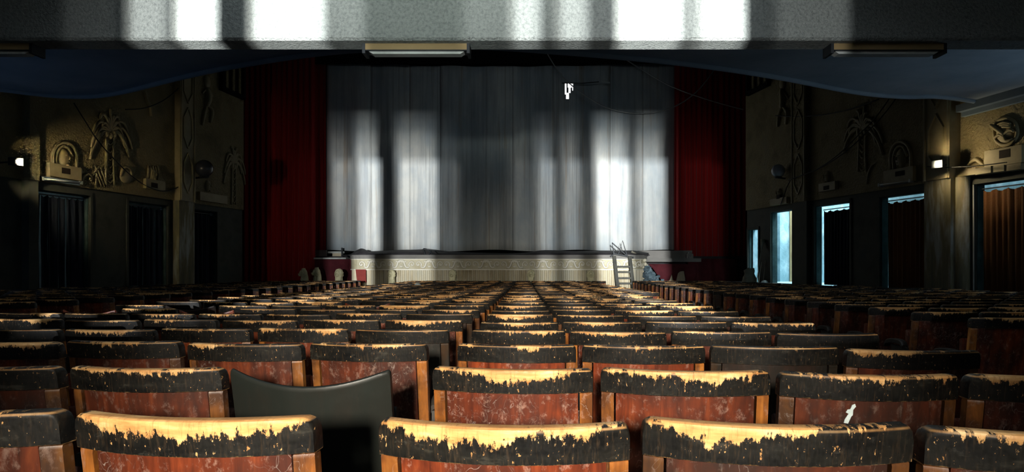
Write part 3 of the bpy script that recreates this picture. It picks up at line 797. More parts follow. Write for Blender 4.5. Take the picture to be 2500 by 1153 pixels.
# --- brooms and a sack by the small doorway
for i, (a, b) in enumerate((((1862, 588), (1838, 690)), ((1859, 640), (1845, 692)), ((1870, 628), (1858, 690)))):
    br = empty('broom', (0, 0, 0)); p, q = at(*a, 24.0), at(*b, 23.6)
    tag(br, ('tall straw broom standing upright against the right wall by the small doorway', 'short stick leaning in front of the tall broom at the right wall', 'thin stick leaning nearest the blue lit doorway')[i], 'broom', 'sticks leaning on the right wall')
    q.z = floor_z(23.6) if i == 0 else q.z - 0.6
    link('handle', MB().tube([p, q], 0.014).mesh('handle', M['straw']), br)
    if i == 0:
        link('bristles', MB().tube([p + (q - p) * -0.02, p + (q - p) * 0.06, p + (q - p) * 0.16], [0.09, 0.06, 0.02], 8).mesh('bristles', M['straw']), br)
mb = MB(); p = at(1831, 680, 24.3); zb = floor_z(24.3); rows = []
for k, (t, w) in enumerate(((0, 0.20), (0.15, 0.27), (0.4, 0.25), (0.6, 0.28), (0.75, 0.24), (0.88, 0.17), (0.96, 0.20), (1.0, 0.13))):
    rows.append([(p.x + w * (1 + 0.12 * math.sin(3 * a + k * 1.9)) * math.cos(a) + 0.03 * math.sin(k), 24.3 + 0.75 * w * (1 + 0.12 * math.cos(4 * a + k)) * math.sin(a), zb + (p.z + 0.35 - zb) * t + 0.03 * math.sin(2 * a + k)) for a in [2 * math.pi * i / 20 for i in range(21)]])
mb.sheet(rows); mb.add(rows[-1][:20], [tuple(range(20))])
o = mb.build('sack', M['straw'], None, True); tag(o, 'slumped pale sack standing below the small bright doorway', 'sack')
mb = MB(); p = at(1855, 688, 23.8)
for i in range(6): mb.ell((p.x + random.uniform(-.2, .2), 23.8, p.z - 0.1 + random.uniform(-.05, .06)), (0.14, 0.12, 0.1), 8, 6)
mb.box((p.x - 0.25, 23.7, floor_z(23.8)), (p.x + 0.25, 23.9, p.z - 0.1))
o = mb.build('cloth_bundle', M['white'], None, True); tag(o, 'small pale cloth bundle at the foot of the brooms', 'bundle')

# ------------------------------------------------------------------ ceiling light fixtures
def fixture(px0, px1, label):
    x0, x1 = (px0 - VX) / F * 8.13, (px1 - VX) / F * 8.13
    r = empty('light_fixture', ((x0 + x1) / 2, 8.13, 2.67)); tag(r, label, 'ceiling lamp', 'ceiling lamps under the beam')
    w = (x1 - x0) / 2
    link('housing', MB().box((-w, 0, -0.075), (w, 0.22, 0)).mesh('housing', M['housing']), r)
    mb = MB(); mb.prism([(-w + 0.05, -0.082), (w - 0.05, -0.082), (w - 0.10, -0.115), (-w + 0.10, -0.115)], 0.04, 0.17)
    link('diffuser', mb.mesh('diffuser', M['diffuser']), r)
    for sx in (-1, 1):
        link('end_cap', MB().box((sx * w - 0.018, -0.005, -0.12), (sx * w + 0.018, 0.225, 0.0)).mesh('end_cap', M['iron']), r)
    link('seam_strip', MB().box((-w + 0.02, 0.0, -0.085), (w - 0.02, 0.2, -0.075)).mesh('seam_strip', M['iron']), r)
fixture(888, 1143, 'ochre fluorescent lamp under the beam, the one before the stage')
fixture(2032, 2308, 'unlit fluorescent lamp in shade under the right part of the beam')
fixture(-180, 75, 'fluorescent lamp under the beam, cut off at the left edge of the picture')

# ------------------------------------------------------------------ door curtains
def door_curtain(side, Y0, Y1, z1, mat_, label, seed, group=None, pitch=0.15, amp=0.035, scallop=0.05, depth=0.08):
    S = SR if side == 'R' else SL
    s0, s1 = sorted((S(Y0), S(Y1)))
    root = empty('door_curtain', mtx=wall_frame(side, 20.0)); tag(root, label, 'curtain', group)
    c = curtain('cloth', s0, s1, depth, SILL + 0.03, z1, mat_, pitch, amp, seed, None, 0.01, scallop, root)
    rod = MB().tube([(s0 - 0.02, depth, z1 + 0.03), (s1 + 0.02, depth, z1 + 0.03)], 0.014, 6)
    link('rod', rod.mesh('rod', M['iron']), root)
    return root
door_curtain('R', wall_Y('R', 2006), wall_Y('R', 2084), 1.60, M['navy'], 'dark curtain almost closing the doorway right of the blue lit one', 11)
door_curtain('R', wall_Y('R', 2161), wall_Y('R', 2278), 1.62, M['brown'], 'brown bumpy curtain in the doorway left of the weathered pier', 12)
door_curtain('R', wall_Y('R', 2392), wall_Y('R', 2530), 1.62, M['brown'], 'brown curtain in the doorway at the right edge of the picture', 13)
def slit_curtain(a, b, label, seed):
    """navy curtain of overlapping lengths with a few thin slits that let daylight through"""
    rnd = random.Random(seed)
    root = empty('door_curtain', mtx=wall_frame('L', 20.0)); tag(root, label, 'curtain')
    s0, s1 = SL(a), SL(b); k = 9; w = (s1 - s0) / k
    for i in range(k):
        g0 = rnd.choice((0.002, 0.003, 0.004, 0.007))
        x0, x1 = s0 + i * w + g0, s0 + (i + 1) * w
        ph = rnd.random() * 6; amp = 0.035; mb = MB(); n = 10; rows = []
        for t in (0, 0.25, 0.5, 0.75, 1.0):
            z = (DOOR_TOP - 0.10) + (SILL - DOOR_TOP + 0.13) * t
            row = []
            for j in range(n + 1):
                u = j / n
                zz = z - (0.05 * math.sin(math.pi * u) if t == 0 else 0)
                row.append((x0 + (x1 - x0) * u + (0.012 * math.sin(t * 7 + i) if j in (0, n) else 0), 0.14 + amp * math.sin(ph + u * 2 * math.pi) * (1 if t else .6), zz))
            rows.append(row)
        mb.sheet(rows)
        o = link('curtain_length', mb.mesh('curtain_length', M['navy'], True), root)
    link('rod', MB().tube([(s0, 0.14, DOOR_TOP - 0.09), (s1, 0.14, DOOR_TOP - 0.09)], 0.014).mesh('rod', M['iron']), root)
slit_curtain(15.99, 17.72, 'navy pleated curtain with slits of light in the doorway below the portrait niche', 3)
slit_curtain(19.17, 20.78, 'navy pleated curtain in the doorway below the broken bust', 4)
slit_curtain(21.92, 23.33, 'almost black curtain in the doorway next to the stage curtain', 5)
# beige door leaf and dark teal jamb at the end of the passage
o = MB().box((8.45, 25.1, -0.9), (10.9, 25.28, 4.4)).build('wall_passage_end', M['passage']); tag(o, 'bright blue plaster end wall of the passage seen through the open doorway', kind='structure')
o = MB().box((at(1878, 0, 25).x, 24.95, SILL), (at(1903, 0, 25).x, 25.1, 4.4)).build('trim_2', M['jamb_blue']); tag(o, 'darker teal pilaster strip on the passage end wall', kind='structure')
root = empty('passage_door', (0, 0, 0)); tag(root, 'beige door leaf at the right of the blue lit doorway', 'door')
link('leaf', MB().box((at(1929, 0, 25).x, 25.0, SILL), (at(1929, 0, 25).x + 0.7, 25.06, 2.2)).mesh('leaf', M['beige']), root)
link('lintel', MB().box((at(1929, 0, 25).x - 0.02, 24.97, 2.2), (at(1929, 0, 25).x + 0.75, 25.1, 2.35)).mesh('lintel', M['beige']), root)
link('handle', MB().tube([(at(1934, 0, 25).x, 24.97, 0.2), (at(1934, 0, 25).x, 24.97, 0.4)], 0.02).mesh('handle', M['iron']), root)

# ------------------------------------------------------------------ wall reliefs
class Relief:
    """relief pieces on a side wall, drawn from points on the wall (given as picture columns and rows of the wall plane)"""
    def __init__(s, side, name, label, cat, px, group=None):
        s.side = side; s.Y0 = wall_Y(side, px)
        s.root = empty(name, mtx=wall_frame(side, s.Y0)); tag(s.root, label, cat, group); s.mb = MB()
        s.face = -0.06
    def p(s, px, py, out=0.0): return Vector((wall_s(s.side, s.Y0, px), s.face - out, wall_z(s.side, px, py)))
    def ridge(s, pts, r, taper=True, n=4, out=0.018):
        r *= 0.85
        P = smooth_pts([s.p(x, y, out) for x, y in pts], n); k = len(P)
        rr = [r * (0.35 + 0.65 * math.sin(math.pi * (0.12 + 0.76 * i / (k - 1)))) if taper else r for i in range(k)]
        s.mb.tube(P, rr, 6)
    def blob(s, px, py, rx, rz, ry=0.07, out=0.0):
        c = s.p(px, py, out); s.mb.ell(c, (rx, ry, rz), 14, 9)
    def slab(s, x0, y0, x1, y1, out=0.12):
        a, b = s.p(x0, y0), s.p(x1, y1)
        zc0 = (s.p((x0 + x1) / 2, y0)).z; zc1 = (s.p((x0 + x1) / 2, y1)).z
        s.mb.box((min(a.x, b.x), s.face - out, min(zc0, zc1)), (max(a.x, b.x), 0.0, max(zc0, zc1)))
    def flush(s, name, mat_=None):
        if s.mb.v: link(name, s.mb.mesh(name, mat_ or M['relief'], True if name not in ('pedestal', 'slot', 'block', 'strip') else False), s.root)
        s.mb = MB()

def bust(side, cx, cy, w, h, ped, slot, label, arch=True, flip=1, name='bust_relief'):
    """arched head on a pedestal; w,h = head size in picture columns/rows"""
    R = Relief(side, name, label, 'relief', cx, 'plaster busts on the side walls')
    if arch:
        R.ridge([(cx - w * .62, cy + h * .55), (cx - w * .62, cy - h * .1), (cx - w * .4, cy - h * .5), (cx, cy - h * .66), (cx + w * .4, cy - h * .5), (cx + w * .62, cy - h * .1), (cx + w * .62, cy + h * .55)], 0.055, False); R.flush('arch_surround')
        R.ridge([(cx - w * .42, cy + h * .55), (cx - w * .45, cy), (cx - w * .2, cy - h * .42), (cx + w * .15, cy - h * .42), (cx + w * .42, cy)], 0.045, False); R.flush('veil')
    k = wall_Y(side, cx) / F
    R.blob(cx, cy + h * .08, 0.42 * h * k * .75, 0.44 * h * k, 0.10); R.flush('face')
    R.blob(cx + flip * w * .12, cy + h * .08, 0.028, 0.07, 0.14); R.blob(cx - flip * w * .02, cy - h * .06, 0.06, 0.018, 0.12); R.blob(cx + flip * w * .24, cy - h * .06, 0.05, 0.018, 0.12)
    R.blob(cx + flip * w * .10, cy + h * .27, 0.05, 0.018, 0.12); R.blob(cx + flip * w * .08, cy + h * .42, 0.05, 0.04, 0.11); R.flush('features')
    R.slab(*ped, out=0.10); R.flush('pedestal')
    if slot: R.slab(*slot, out=0.105); R.flush('slot', M['slot'])
    return R
bust('L', 150, 382, 46, 52, (108, 404, 186, 436), (137, 411, 158, 425), 'plaster portrait in an arched niche, left of the relief palm on the left wall')
bust('L', 366, 424, 30, 36, (345, 440, 392, 464), (357, 447, 373, 459), 'broken plaster bust, right of the relief palm on the left wall', arch=False)
R = Relief('L', 'drapery_relief', 'carved drapery folds beside the broken bust on the left wall', 'relief', 366)
for i in range(5): R.ridge([(354 + 6 * i, 404 + 2 * (i % 2)), (356 + 6 * i, 420), (353 + 6.5 * i, 440)], 0.05)
R.flush('folds')
bust('L', 502, 452, 20, 34, (478, 474, 545, 494), None, 'faint plaster head below the dark globe lamp on the left wall', arch=False)
bust('R', 2206, 383, 40, 56, (2170, 412, 2242, 448), (2199, 418, 2222, 430), 'plaster portrait in an arched niche on the right wall, left of the floodlight', flip=-1)
bust('R', 2026, 430, 24, 34, (2010, 446, 2050, 466), (2022, 454, 2036, 464), 'faint plaster bust between globe lamp and arched portrait on the right wall', flip=-1, arch=False)
bust('R', 1908, 470, 18, 28, (1890, 484, 1930, 500), (1906, 476, 1914, 486), 'small dark plaster bust under the pale globe lamp on the right wall', flip=-1, arch=False)

def palm(side, cx, top, crown, base, w, label, fronds=11):
    R = Relief(side, 'palm_relief', label, 'relief', cx, 'plaster palms on the side walls')
    fronds += 6
    R.ridge([(cx - w * .18, crown), (cx - w * .20, (crown + base) / 2), (cx - w * .24, base)], 0.045, False); R.ridge([(cx + w * .18, crown), (cx + w * .16, (crown + base) / 2), (cx + w * .2, base)], 0.04, False)
    k = 7
    for i in range(k):
        y = crown + (base - crown) * (i + .5) / k
        R.ridge([(cx - w * .17, y - 4), (cx, y + 4), (cx + w * .17, y - 4)], 0.028)
    R.flush('trunk')
    hh = crown - top
    for i in range(fronds):
        a = math.pi * (i / (fronds - 1)) ; dx = -math.cos(a); up = math.sin(a)
        a = math.radians(-18 + 216 * i / (fronds - 1)); ln = (1.0, 0.72)[i % 2] * (1 + 0.08 * math.sin(i * 2.3)); dx, up = -math.cos(a), math.sin(a); dr = 0.42 * abs(dx)
        R.ridge([(cx, crown), (cx + dx * w * .5 * ln, crown - hh * ln * (.55 * up + .10 - .1 * dr)), (cx + dx * w * .9 * ln, crown - hh * ln * (.86 * up + .04 - dr * .8)), (cx + dx * w * 1.12 * ln, crown - hh * ln * (.98 * up - dr * 2.0))], 0.06)
        R.flush('frond')
    for i in range(3):
        R.blob(cx - w * .2 + w * .2 * i, crown + 6 + 3 * (i % 2), 0.09, 0.12, 0.09)
    R.flush('fruit')
palm('L', 262, 262, 322, 452, 46, 'large plaster palm tree between two busts on the left wall')
palm('L', 566, 352, 398, 500, 24, 'dim plaster palm beside the red curtain at the far end of the left wall', 9)
palm('R', 2112, 262, 316, 420, 44, 'dim plaster palm behind the sagging cables on the right wall', 9)
# reeds, mound, scroll leaf
R = Relief('L', 'reed_relief', 'plaster reeds growing left of the relief palm trunk', 'relief', 240)
for x0, x1, t in ((236, 254, 408), (230, 248, 414), (226, 241, 422), (222, 228, 404)): R.ridge([(x0 - 6, t + 6), (x0, t), (x0 + 6, t + 12), (x1, 456)], 0.035)
R.flush('stalks')
R = Relief('L', 'mound_relief', 'rounded plaster mound right of the relief palm trunk', 'relief', 302)
R.ridge([(288, 430), (293, 413), (303, 409), (312, 417), (315, 434)], 0.05, False); R.blob(302, 430, 0.25, 0.22, 0.05); R.flush('mound')
R = Relief('L', 'scroll_relief', 'plaster scroll leaf at the foot of the portrait niche', 'relief', 205)
R.ridge([(192, 444), (196, 432), (206, 426), (215, 432), (213, 442)], 0.05, False); R.ridge([(180, 420), (188, 410), (192, 420), (186, 428)], 0.04, False); R.flush('scroll')
R = Relief('L', 'torn_strip', 'pale torn strip hanging above the broken bust on the left wall', 'strip', 358)
R.ridge([(348, 226), (352, 245), (360, 258), (364, 284)], 0.07, False); R.flush('strip')
for side, cx, y0, lab in (('L', 500, 188, 'faint plaster dancing figure high on the left wall near the stage'), ('R', 1916, 192, 'faint plaster figure high on the right wall near the stage')):
    R = Relief(side, 'figure_relief', lab, 'relief', cx)
    R.blob(cx, y0 + 12, 0.18, 0.22, 0.1); R.flush('head')
    R.ridge([(cx - 2, y0 + 26), (cx + 2, y0 + 50), (cx - 2, y0 + 72)], 0.17); R.ridge([(cx - 12, y0 + 40), (cx, y0 + 30), (cx + 14, y0 + 48)], 0.06); R.flush('torso')
    R.ridge([(cx - 2, y0 + 70), (cx - 8, y0 + 90), (cx - 12, y0 + 118)], 0.09); R.ridge([(cx + 2, y0 + 70), (cx + 12, y0 + 84), (cx + 8, y0 + 112)], 0.09); R.flush('legs')
R = Relief('R', 'stalk_relief', 'thin curved plaster stalks below the cables on the right wall', 'relief', 2130)
R.ridge([(2122, 450), (2126, 425), (2135, 405), (2146, 398)], 0.035); R.ridge([(2100, 330), (2112, 300), (2118, 250)], 0.05); R.flush('stalks')
# big theatrical mask right of the pier
R = Relief('R', 'mask_relief', 'round plaster mask emblem on the stucco panel at the right edge', 'relief', 2460)
R.ridge([(2434, 312), (2448, 294), (2470, 290), (2488, 304), (2491, 330), (2478, 350), (2455, 354), (2438, 340), (2434, 312)], 0.05, False); R.flush('rim')
R.blob(2462, 323, 0.24, 0.26, 0.07); R.flush('disc')
R.ridge([(2430, 306), (2446, 316), (2464, 330)], 0.06, out=0.07); R.ridge([(2462, 330), (2478, 318), (2488, 322)], 0.04, out=0.07); R.ridge([(2462, 332), (2470, 345), (2484, 340)], 0.04, out=0.07); R.ridge([(2440, 338), (2452, 330), (2462, 334)], 0.04, out=0.07)
for i in range(3): R.ridge([(2448 + 5 * i, 305 + 3 * i), (2462, 300 + 5 * i), (2480, 302 + 4 * i)], 0.035, out=0.07)
R.flush('carving')
R.slab(2418, 362, 2510, 404, 0.10); R.flush('pedestal')
R.slab(2455, 366, 2482, 386, 0.105); R.flush('slot', M['slot'])
R.ridge([(2372, 404), (2382, 394), (2392, 390), (2402, 398), (2410, 404)], 0.06); R.ridge([(2412, 400), (2418, 380), (2428, 368)], 0.05); R.flush('scroll')
# ledge stones under that panel
R = Relief('R', 'stone_ledge', 'course of ochre ledge stones under the mask emblem panel', 'ledge', 2420)
for x0, x1, y0, y1 in ((2340, 2378, 412, 432), (2380, 2400, 411, 428), (2402, 2440, 409, 425), (2443, 2470, 405, 420), (2472, 2510, 401, 416)):
    R.slab(x0, y0, x1, y1, 0.12 + 0.02 * (x0 % 3)); R.flush('block')

# pilasters
def pilaster(side, px0, px1, label, m_low, m_up, proud=0.22, zig=True):
    Ya, Yb = wall_Y(side, px0), wall_Y(side, px1)
    R = Relief(side, 'pilaster', label, 'pilaster', px0); w = wall_s(side, R.Y0, px1)
    link('shaft', MB().box((0, -proud, -2.6), (w, 0.0, BAND)).mesh('shaft', m_low), R.root)
    link('upper_shaft', MB().box((0, -proud - 0.03, BAND), (w, 0.0, HIGH)).mesh('upper_shaft', m_up), R.root)
    R.face = -proud - 0.03
    if zig:
        z = BAND + 0.25; cx = w * 0.5
        while z < 6.5:
            mb = MB()
            mb.tube([(cx, R.face, z), (cx - w * .28, R.face, z + .35), (cx - w * .28, R.face, z + .95), (cx, R.face, z + 1.3)], 0.035, 6)
            mb.tube([(cx, R.face, z), (cx + w * .28, R.face, z + .35), (cx + w * .28, R.face, z + .95), (cx, R.face, z + 1.3)], 0.035, 6)
            link('lozenge', mb.mesh('lozenge', M['relief']), R.root); z += 1.45
        for u in (0.06, w - 0.06):
            link('edge_bead', MB().tube([(u, R.face, BAND), (u, R.face, HIGH)], 0.035, 6).mesh('edge_bead', M['relief']), R.root)
    return R
pilaster('L', 422, 460, 'pilaster with lozenge moulding beside the dark globe lamp on the left wall', M['pier'], M['relief'])
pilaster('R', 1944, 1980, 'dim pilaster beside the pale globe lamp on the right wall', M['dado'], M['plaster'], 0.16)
pilaster('R', 2284, 2350, 'weathered pier with lozenge moulding under the floodlight on the right wall', M['pier'], M['relief'], 0.32)
o = Relief('R', 'door_jamb_post', 'ochre stained half column on the near side of the weathered pier', 'post', 2348)
link('shaft', MB().tube([(0.14, -0.10, -2.6), (0.14, -0.10, BAND)], 0.15, 12).mesh('shaft', M['pier'], True), o.root)
link('conduit', MB().tube([(0.36, -0.03, -2.6), (0.36, -0.03, BAND - 0.2)], 0.015, 6).mesh('conduit', M['pale_cable'], True), o.root)
pilaster('L', 52, 76, 'dark pilaster at the left edge beside the portrait niche', M['dado'], M['plaster'], 0.2, False)

# grilles high on the walls near the stage
for side, px0, px1, label in (('L', 530, 588, 'dark slatted grille high on the left wall near the red curtain'), ('R', 1832, 1886, 'dark slatted grille high on the right wall near the stage')):
    R = Relief(side, 'wall_grille', label, 'grille', px0); w = wall_s(side, R.Y0, px1)
    z0 = wall_z(side, (px0 + px1) / 2, 232 if side == 'L' else 222); z1 = 9.5
    link('backing', MB().box((0, -0.08, z0), (w, -0.05, z1)).mesh('backing', M['slot']), R.root)
    fr = MB(); fr.box((0, -0.2, z0), (w, -0.06, z0 + 0.14)); fr.box((0, -0.2, z0), (0.12, -0.06, z1)); fr.box((w - 0.12, -0.2, z0), (w, -0.06, z1))
    link('grille_frame', fr.mesh('grille_frame', M['black']), R.root)
    sl = MB().box((0, -0.14, z0 + 0.14), (0.14, -0.085, z1)).mesh('slat', M['plaster'])
    for i in range(3):
        o = link('slat', sl, R.root); o.location = (w * (0.22 + 0.27 * i), 0, 0)

# globe lamps, floodlights, tube lamps on the walls
def globe(side, px, py, rpx, label, gm='globe'):
    R = Relief(side, 'globe_lamp', label, 'wall lamp', px, 'globe wall lamps'); Y = wall_Y(side, px); r = rpx / F * Y
    c = R.p(px, py); c.y = -0.06 - r * 1.25
    link('globe', MB().ell(c, (r, r, r), 20, 14).mesh('globe', M[gm], True), R.root)
    link('bracket', MB().tube([(c.x - 0.03, -0.06, c.z - r * 1.12), (c.x, c.y, c.z - r * 1.02)], 0.03, 8).mesh('bracket', M['iron']), R.root)
    link('saucer', MB().tube([(c.x, c.y, c.z - r * 1.10), (c.x, c.y, c.z - r * 0.92)], [r * 0.45, r * 0.6], 14).mesh('saucer', M['iron']), R.root)
globe('L', 470, 412, 21, 'dark glass globe lamp on the left wall beside the pilaster')
globe('R', 1922, 418, 16, 'pale glass globe lamp on the right wall', 'globe_pale')
m, nt, b = mat('flood_lens'); b.inputs['Base Color'].default_value = (0.05, 0.05, 0.05, 1); b.inputs['Roughness'].default_value = 0.1
b.inputs['Emission Color'].default_value = (1, 0.95, 0.85, 1); b.inputs['Emission Strength'].default_value = 0.7  # glow imitates the white reflection on the glass
M['lens'] = m
def flood(side, px, py, label, power, aim, out=0.45):
    R = Relief(side, 'floodlight', label, 'floodlight', px, 'small wall floodlights'); c = R.p(px, py); c.y = -out
    h = Matrix.Translation(c) @ Matrix.Rotation(math.radians(aim), 4, 'Z')
    link('housing', MB().box((-0.12, -0.05, -0.085), (0.12, 0.08, 0.085), 0, h).mesh('housing', M['iron']), R.root)
    link('lens', MB().box((-0.03, -0.06, -0.03), (0.04, -0.049, 0.028), 0, h).mesh('lens', M['lens']), R.root)
    link('bracket', MB().tube([(c.x, -0.05, c.z - 0.02), (c.x, c.y + 0.05, c.z)], 0.02).mesh('bracket', M['iron']), R.root)
    l = bpy.data.lights.new('floodlight_fill', 'SPOT'); l.energy = power; l.color = (1.0, 0.82, 0.5); l.shadow_soft_size = 0.06; l.spot_size = math.radians(150); l.spot_blend = 1.0  # added warm fill for the wall, set at the floodlight
    lo = bpy.data.objects.new('floodlight_fill', l); COL.objects.link(lo); lo.parent = R.root
    lo.location = h @ Vector((0, -0.12, 0))
    return R, lo
R, lo = flood('R', 2345, 403, 'small square floodlight on the weathered pier of the right wall', 78, 20, 0.6)
lo.data.spot_size = math.radians(172)
lo.rotation_euler = (math.radians(88), 0, math.radians(-14))
R, lo = flood('L', -14, 396, 'small square floodlight at the left edge of the left wall', 420, -20, 0.55)
lo.data.spot_size = math.radians(80)
lo.rotation_euler = (math.radians(88), 0, math.radians(-62))
def tube_lamp(side, px0, px1, py0, py1, label):
    R = Relief(side, 'tube_lamp', label, 'wall lamp', px0, 'tube lamps over the doorways'); a = R.p(px0, py0); b = R.p(px1, py1); a.y = b.y = -0.14
    link('tube', MB().tube([a, b], 0.022, 10).mesh('tube', M['diffuser'], True), R.root)
    link('batten', MB().box((a.x, -0.115, min(a.z, b.z) - 0.03), (b.x, -0.05, max(a.z, b.z) + 0.03)).mesh('batten', M['crown']), R.root)
    for p in (a, b): link('socket', MB().box((p.x - 0.03, -0.17, p.z - 0.04), (p.x + 0.03, -0.06, p.z + 0.04)).mesh('socket', M['white']), R.root)
tube_lamp('L', 90, 186, 437, 447, 'fluorescent tube over the left doorway under the portrait niche')
tube_lamp('R', 2158, 2234, 452, 442, 'fluorescent tube over the right doorway under the arched portrait')

# ------------------------------------------------------------------ cables
def wire(name, pts, r, m, label, group=None):
    P = smooth_pts([at(x, y, Y) for x, y, Y in pts], 8)
    o = MB().tube(P, r, 5).build(name, m, None, True); tag(o, label, 'cable', group)
wire('hanging_wire', [(1332, 124, 28.68), (1362, 172, 28.4), (1400, 212, 28.2), (1480, 262, 28.1), (1565, 277, 28.05), (1640, 263, 28.05), (1700, 225, 28.1), (1748, 165, 28.2), (1762, 140, 28.68)], 0.024, M['pale_cable'], 'thin pale wire sagging across the upper right of the screen')
wire('hanging_wire', [(1503, 130, 28.68), (1600, 190, 28.3), (1655, 218, 28.15), (1735, 246, 27.9), (1815, 268, 27.68)], 0.022, M['pale_cable'], 'thin pale wire running down from the screen to the right wall')
def wall_wire(side, pts, label, r=0.016, out=0.12):
    R = Relief(side, 'wall_cable', label, 'cable', pts[0][0]); P = smooth_pts([R.p(x, y, out) for x, y in pts], 6)
    link('cable', MB().tube(P, r, 5).mesh('cable', M['cable'], True), R.root)
wall_wire('L', [(165, 252), (190, 292), (225, 345), (270, 395), (310, 432), (345, 455), (385, 467), (420, 458), (445, 438)], 'black cable sagging from the ceiling past the palm to the globe lamp')
wall_wire('L', [(292, 268), (330, 266), (365, 256), (400, 236), (440, 198)], 'black cable sagging high on the left wall past the torn strip')
wall_wire('R', [(1942, 438), (2000, 418), (2060, 378), (2110, 330), (2150, 290), (2185, 243)], 'upper of two black cables rising from the globe lamp on the right wall')
wall_wire('R', [(1942, 440), (2010, 416), (2075, 378), (2130, 330), (2175, 285), (2208, 243)], 'lower of two black cables rising from the globe lamp on the right wall', 0.016, 0.2)
wall_wire('R', [(1905, 283), (1960, 285), (2030, 280), (2100, 264), (2160, 243)], 'black cable sagging high on the right wall above the globe lamp')
wall_wire('R', [(1942, 441), (1932, 460), (1918, 500)], 'short black cable dropping from the pale globe lamp')
wall_wire('R', [(2300, 408), (2350, 410), (2420, 407), (2500, 398)], 'black cable running from the floodlight to the right edge', 0.012, 0.36)

# ------------------------------------------------------------------ seats
W = 0.50
SAG = 0.055
LEAN = math.tan(math.radians(9))
def arc_y(u): return -SAG * (1 - (2 * u / W) ** 2)
def slab_mesh(u0, u1, z0, z1, th, back, corner=0.0, nu=13, bev=0.006, lean=True, nz=1):
    """curved board; 'back' = offset of its rear (camera-side) face; local -y is towards the camera"""
    us = [u0 + (u1 - u0) * i / (nu - 1) for i in range(nu)]
    if corner:
        ext = []
        for k in (0.12, 0.35, 0.7): ext += [u0 + corner * k, u1 - corner * k]
        us = sorted(set(us + ext))
    mb = MB(); cols = []
    for u in us:
        zt = z1
        if corner:
            e = min(u - u0, u1 - u)
            if e < corner: zt = z1 - corner + math.sqrt(max(0, corner ** 2 - (corner - e) ** 2))
        yb = arc_y(u) + back; yf = yb + th
        zt = max(zt, z0 + 0.03)
        prof = [(yb, z0 + bev * .4), (yb, z0 + bev * 1.2), (yb, zt - bev * 2.8), (yb, zt - bev * 1.7), (yb + bev * .5, zt - bev * .5), (yb + bev * 1.7, zt), (yb + bev * 2.4, zt), (yf - bev * 2.2, zt), (yf - bev * .5, zt - bev * .6), (yf, zt - bev * 2), (yf, z0 + bev * .4), (yf - bev, z0), (yb + bev, z0)]
        cols.append([(u, y - (z - 0.45) * LEAN, z) for y, z in prof])
    n = len(cols[0])
    vs = [p for c in cols for p in c]; fs = []
    for i in range(len(cols) - 1):
        for j in range(n):
            fs.append((i * n + j, i * n + (j + 1) % n, (i + 1) * n + (j + 1) % n, (i + 1) * n + j))
    fs.append(tuple(range(n))[::-1]); fs.append(tuple((len(cols) - 1) * n + j for j in range(n)))
    mb.add(vs, fs)
    return mb
def seat_attr(me, co=None, xs=None):
    a = me.attributes.new('seatco', 'FLOAT_VECTOR', 'POINT')
    flat = []
    for i, v in enumerate(me.vertices): flat += list(co[i] if co else v.co)
    a.data.foreach_set('vector', flat)
    b = me.attributes.new('seatx', 'FLOAT', 'POINT')
    b.data.foreach_set('value', xs if xs else [v.co.x for v in me.vertices])
def fin(mb, name, m):
    me = mb.mesh(name, m, True); seat_attr(me)
    me.polygons.foreach_set('use_smooth', [True] * len(me.polygons))
    try: me.set_sharp_from_angle(angle=math.radians(50))
    except Exception: pass
    return me
P_RAIL = fin(slab_mesh(-W / 2, W / 2, H - RH, H, 0.046, -0.012, 0.022, 17, 0.005), 'top_rail', M['rail'])
P_PANEL = fin(slab_mesh(-W / 2 + 0.046, W / 2 - 0.046, 0.40, H - RH + 0.002, 0.016, 0.002, 0, 11, 0.002), 'back_panel', M['panel'])
P_STL = fin(slab_mesh(-W / 2 + 0.002, -W / 2 + 0.040, 0.38, H - RH, 0.030, -0.006, 0, 4, 0.004), 'side_stile', M['stile'])
P_STR = fin(slab_mesh(W / 2 - 0.040, W / 2 - 0.002, 0.38, H - RH, 0.030, -0.006, 0, 4, 0.004), 'side_stile', M['stile'])
def squab():
    mb = MB()                                   # tipped-up seat: a curved board standing in front of the backrest
    for (z0, z1, t) in ((0.40, 0.74, 0.03),):
        rows = []
        for i in range(9):
            u = -0.225 + 0.45 * i / 8; c = 0.03 * (1 - (u / 0.225) ** 2)
            rows.append([(u, 0.09 - c, z0), (u, 0.075 - c, z1 - 0.02), (u, 0.085 - c, z1), (u, 0.11 - c, z1 - 0.01), (u, 0.13 - c, z0), (u, 0.09 - c, z0)])
        mb.sheet(rows)
        n = 6
        mb.add([r for r in rows[0][:5]], [(0, 1, 2, 3, 4)]); mb.add([r for r in rows[-1][:5]], [(4, 3, 2, 1, 0)])
    return fin(mb, 'seat_squab', M['panel'])
def scoop_mesh():
    mb = slab_mesh(-W / 2, W / 2, 0.40, H, 0.022, 0.0, 0.012, 17)
    mb.v = [(x, y, z - 0.045 * (1 - (2 * x / W) ** 2) if z > 0.6 else z) for x, y, z in mb.v]
    return fin(mb, 'bare_backboard', M['panel'])
P_SCOOP = scoop_mesh()
P_SQ = squab()
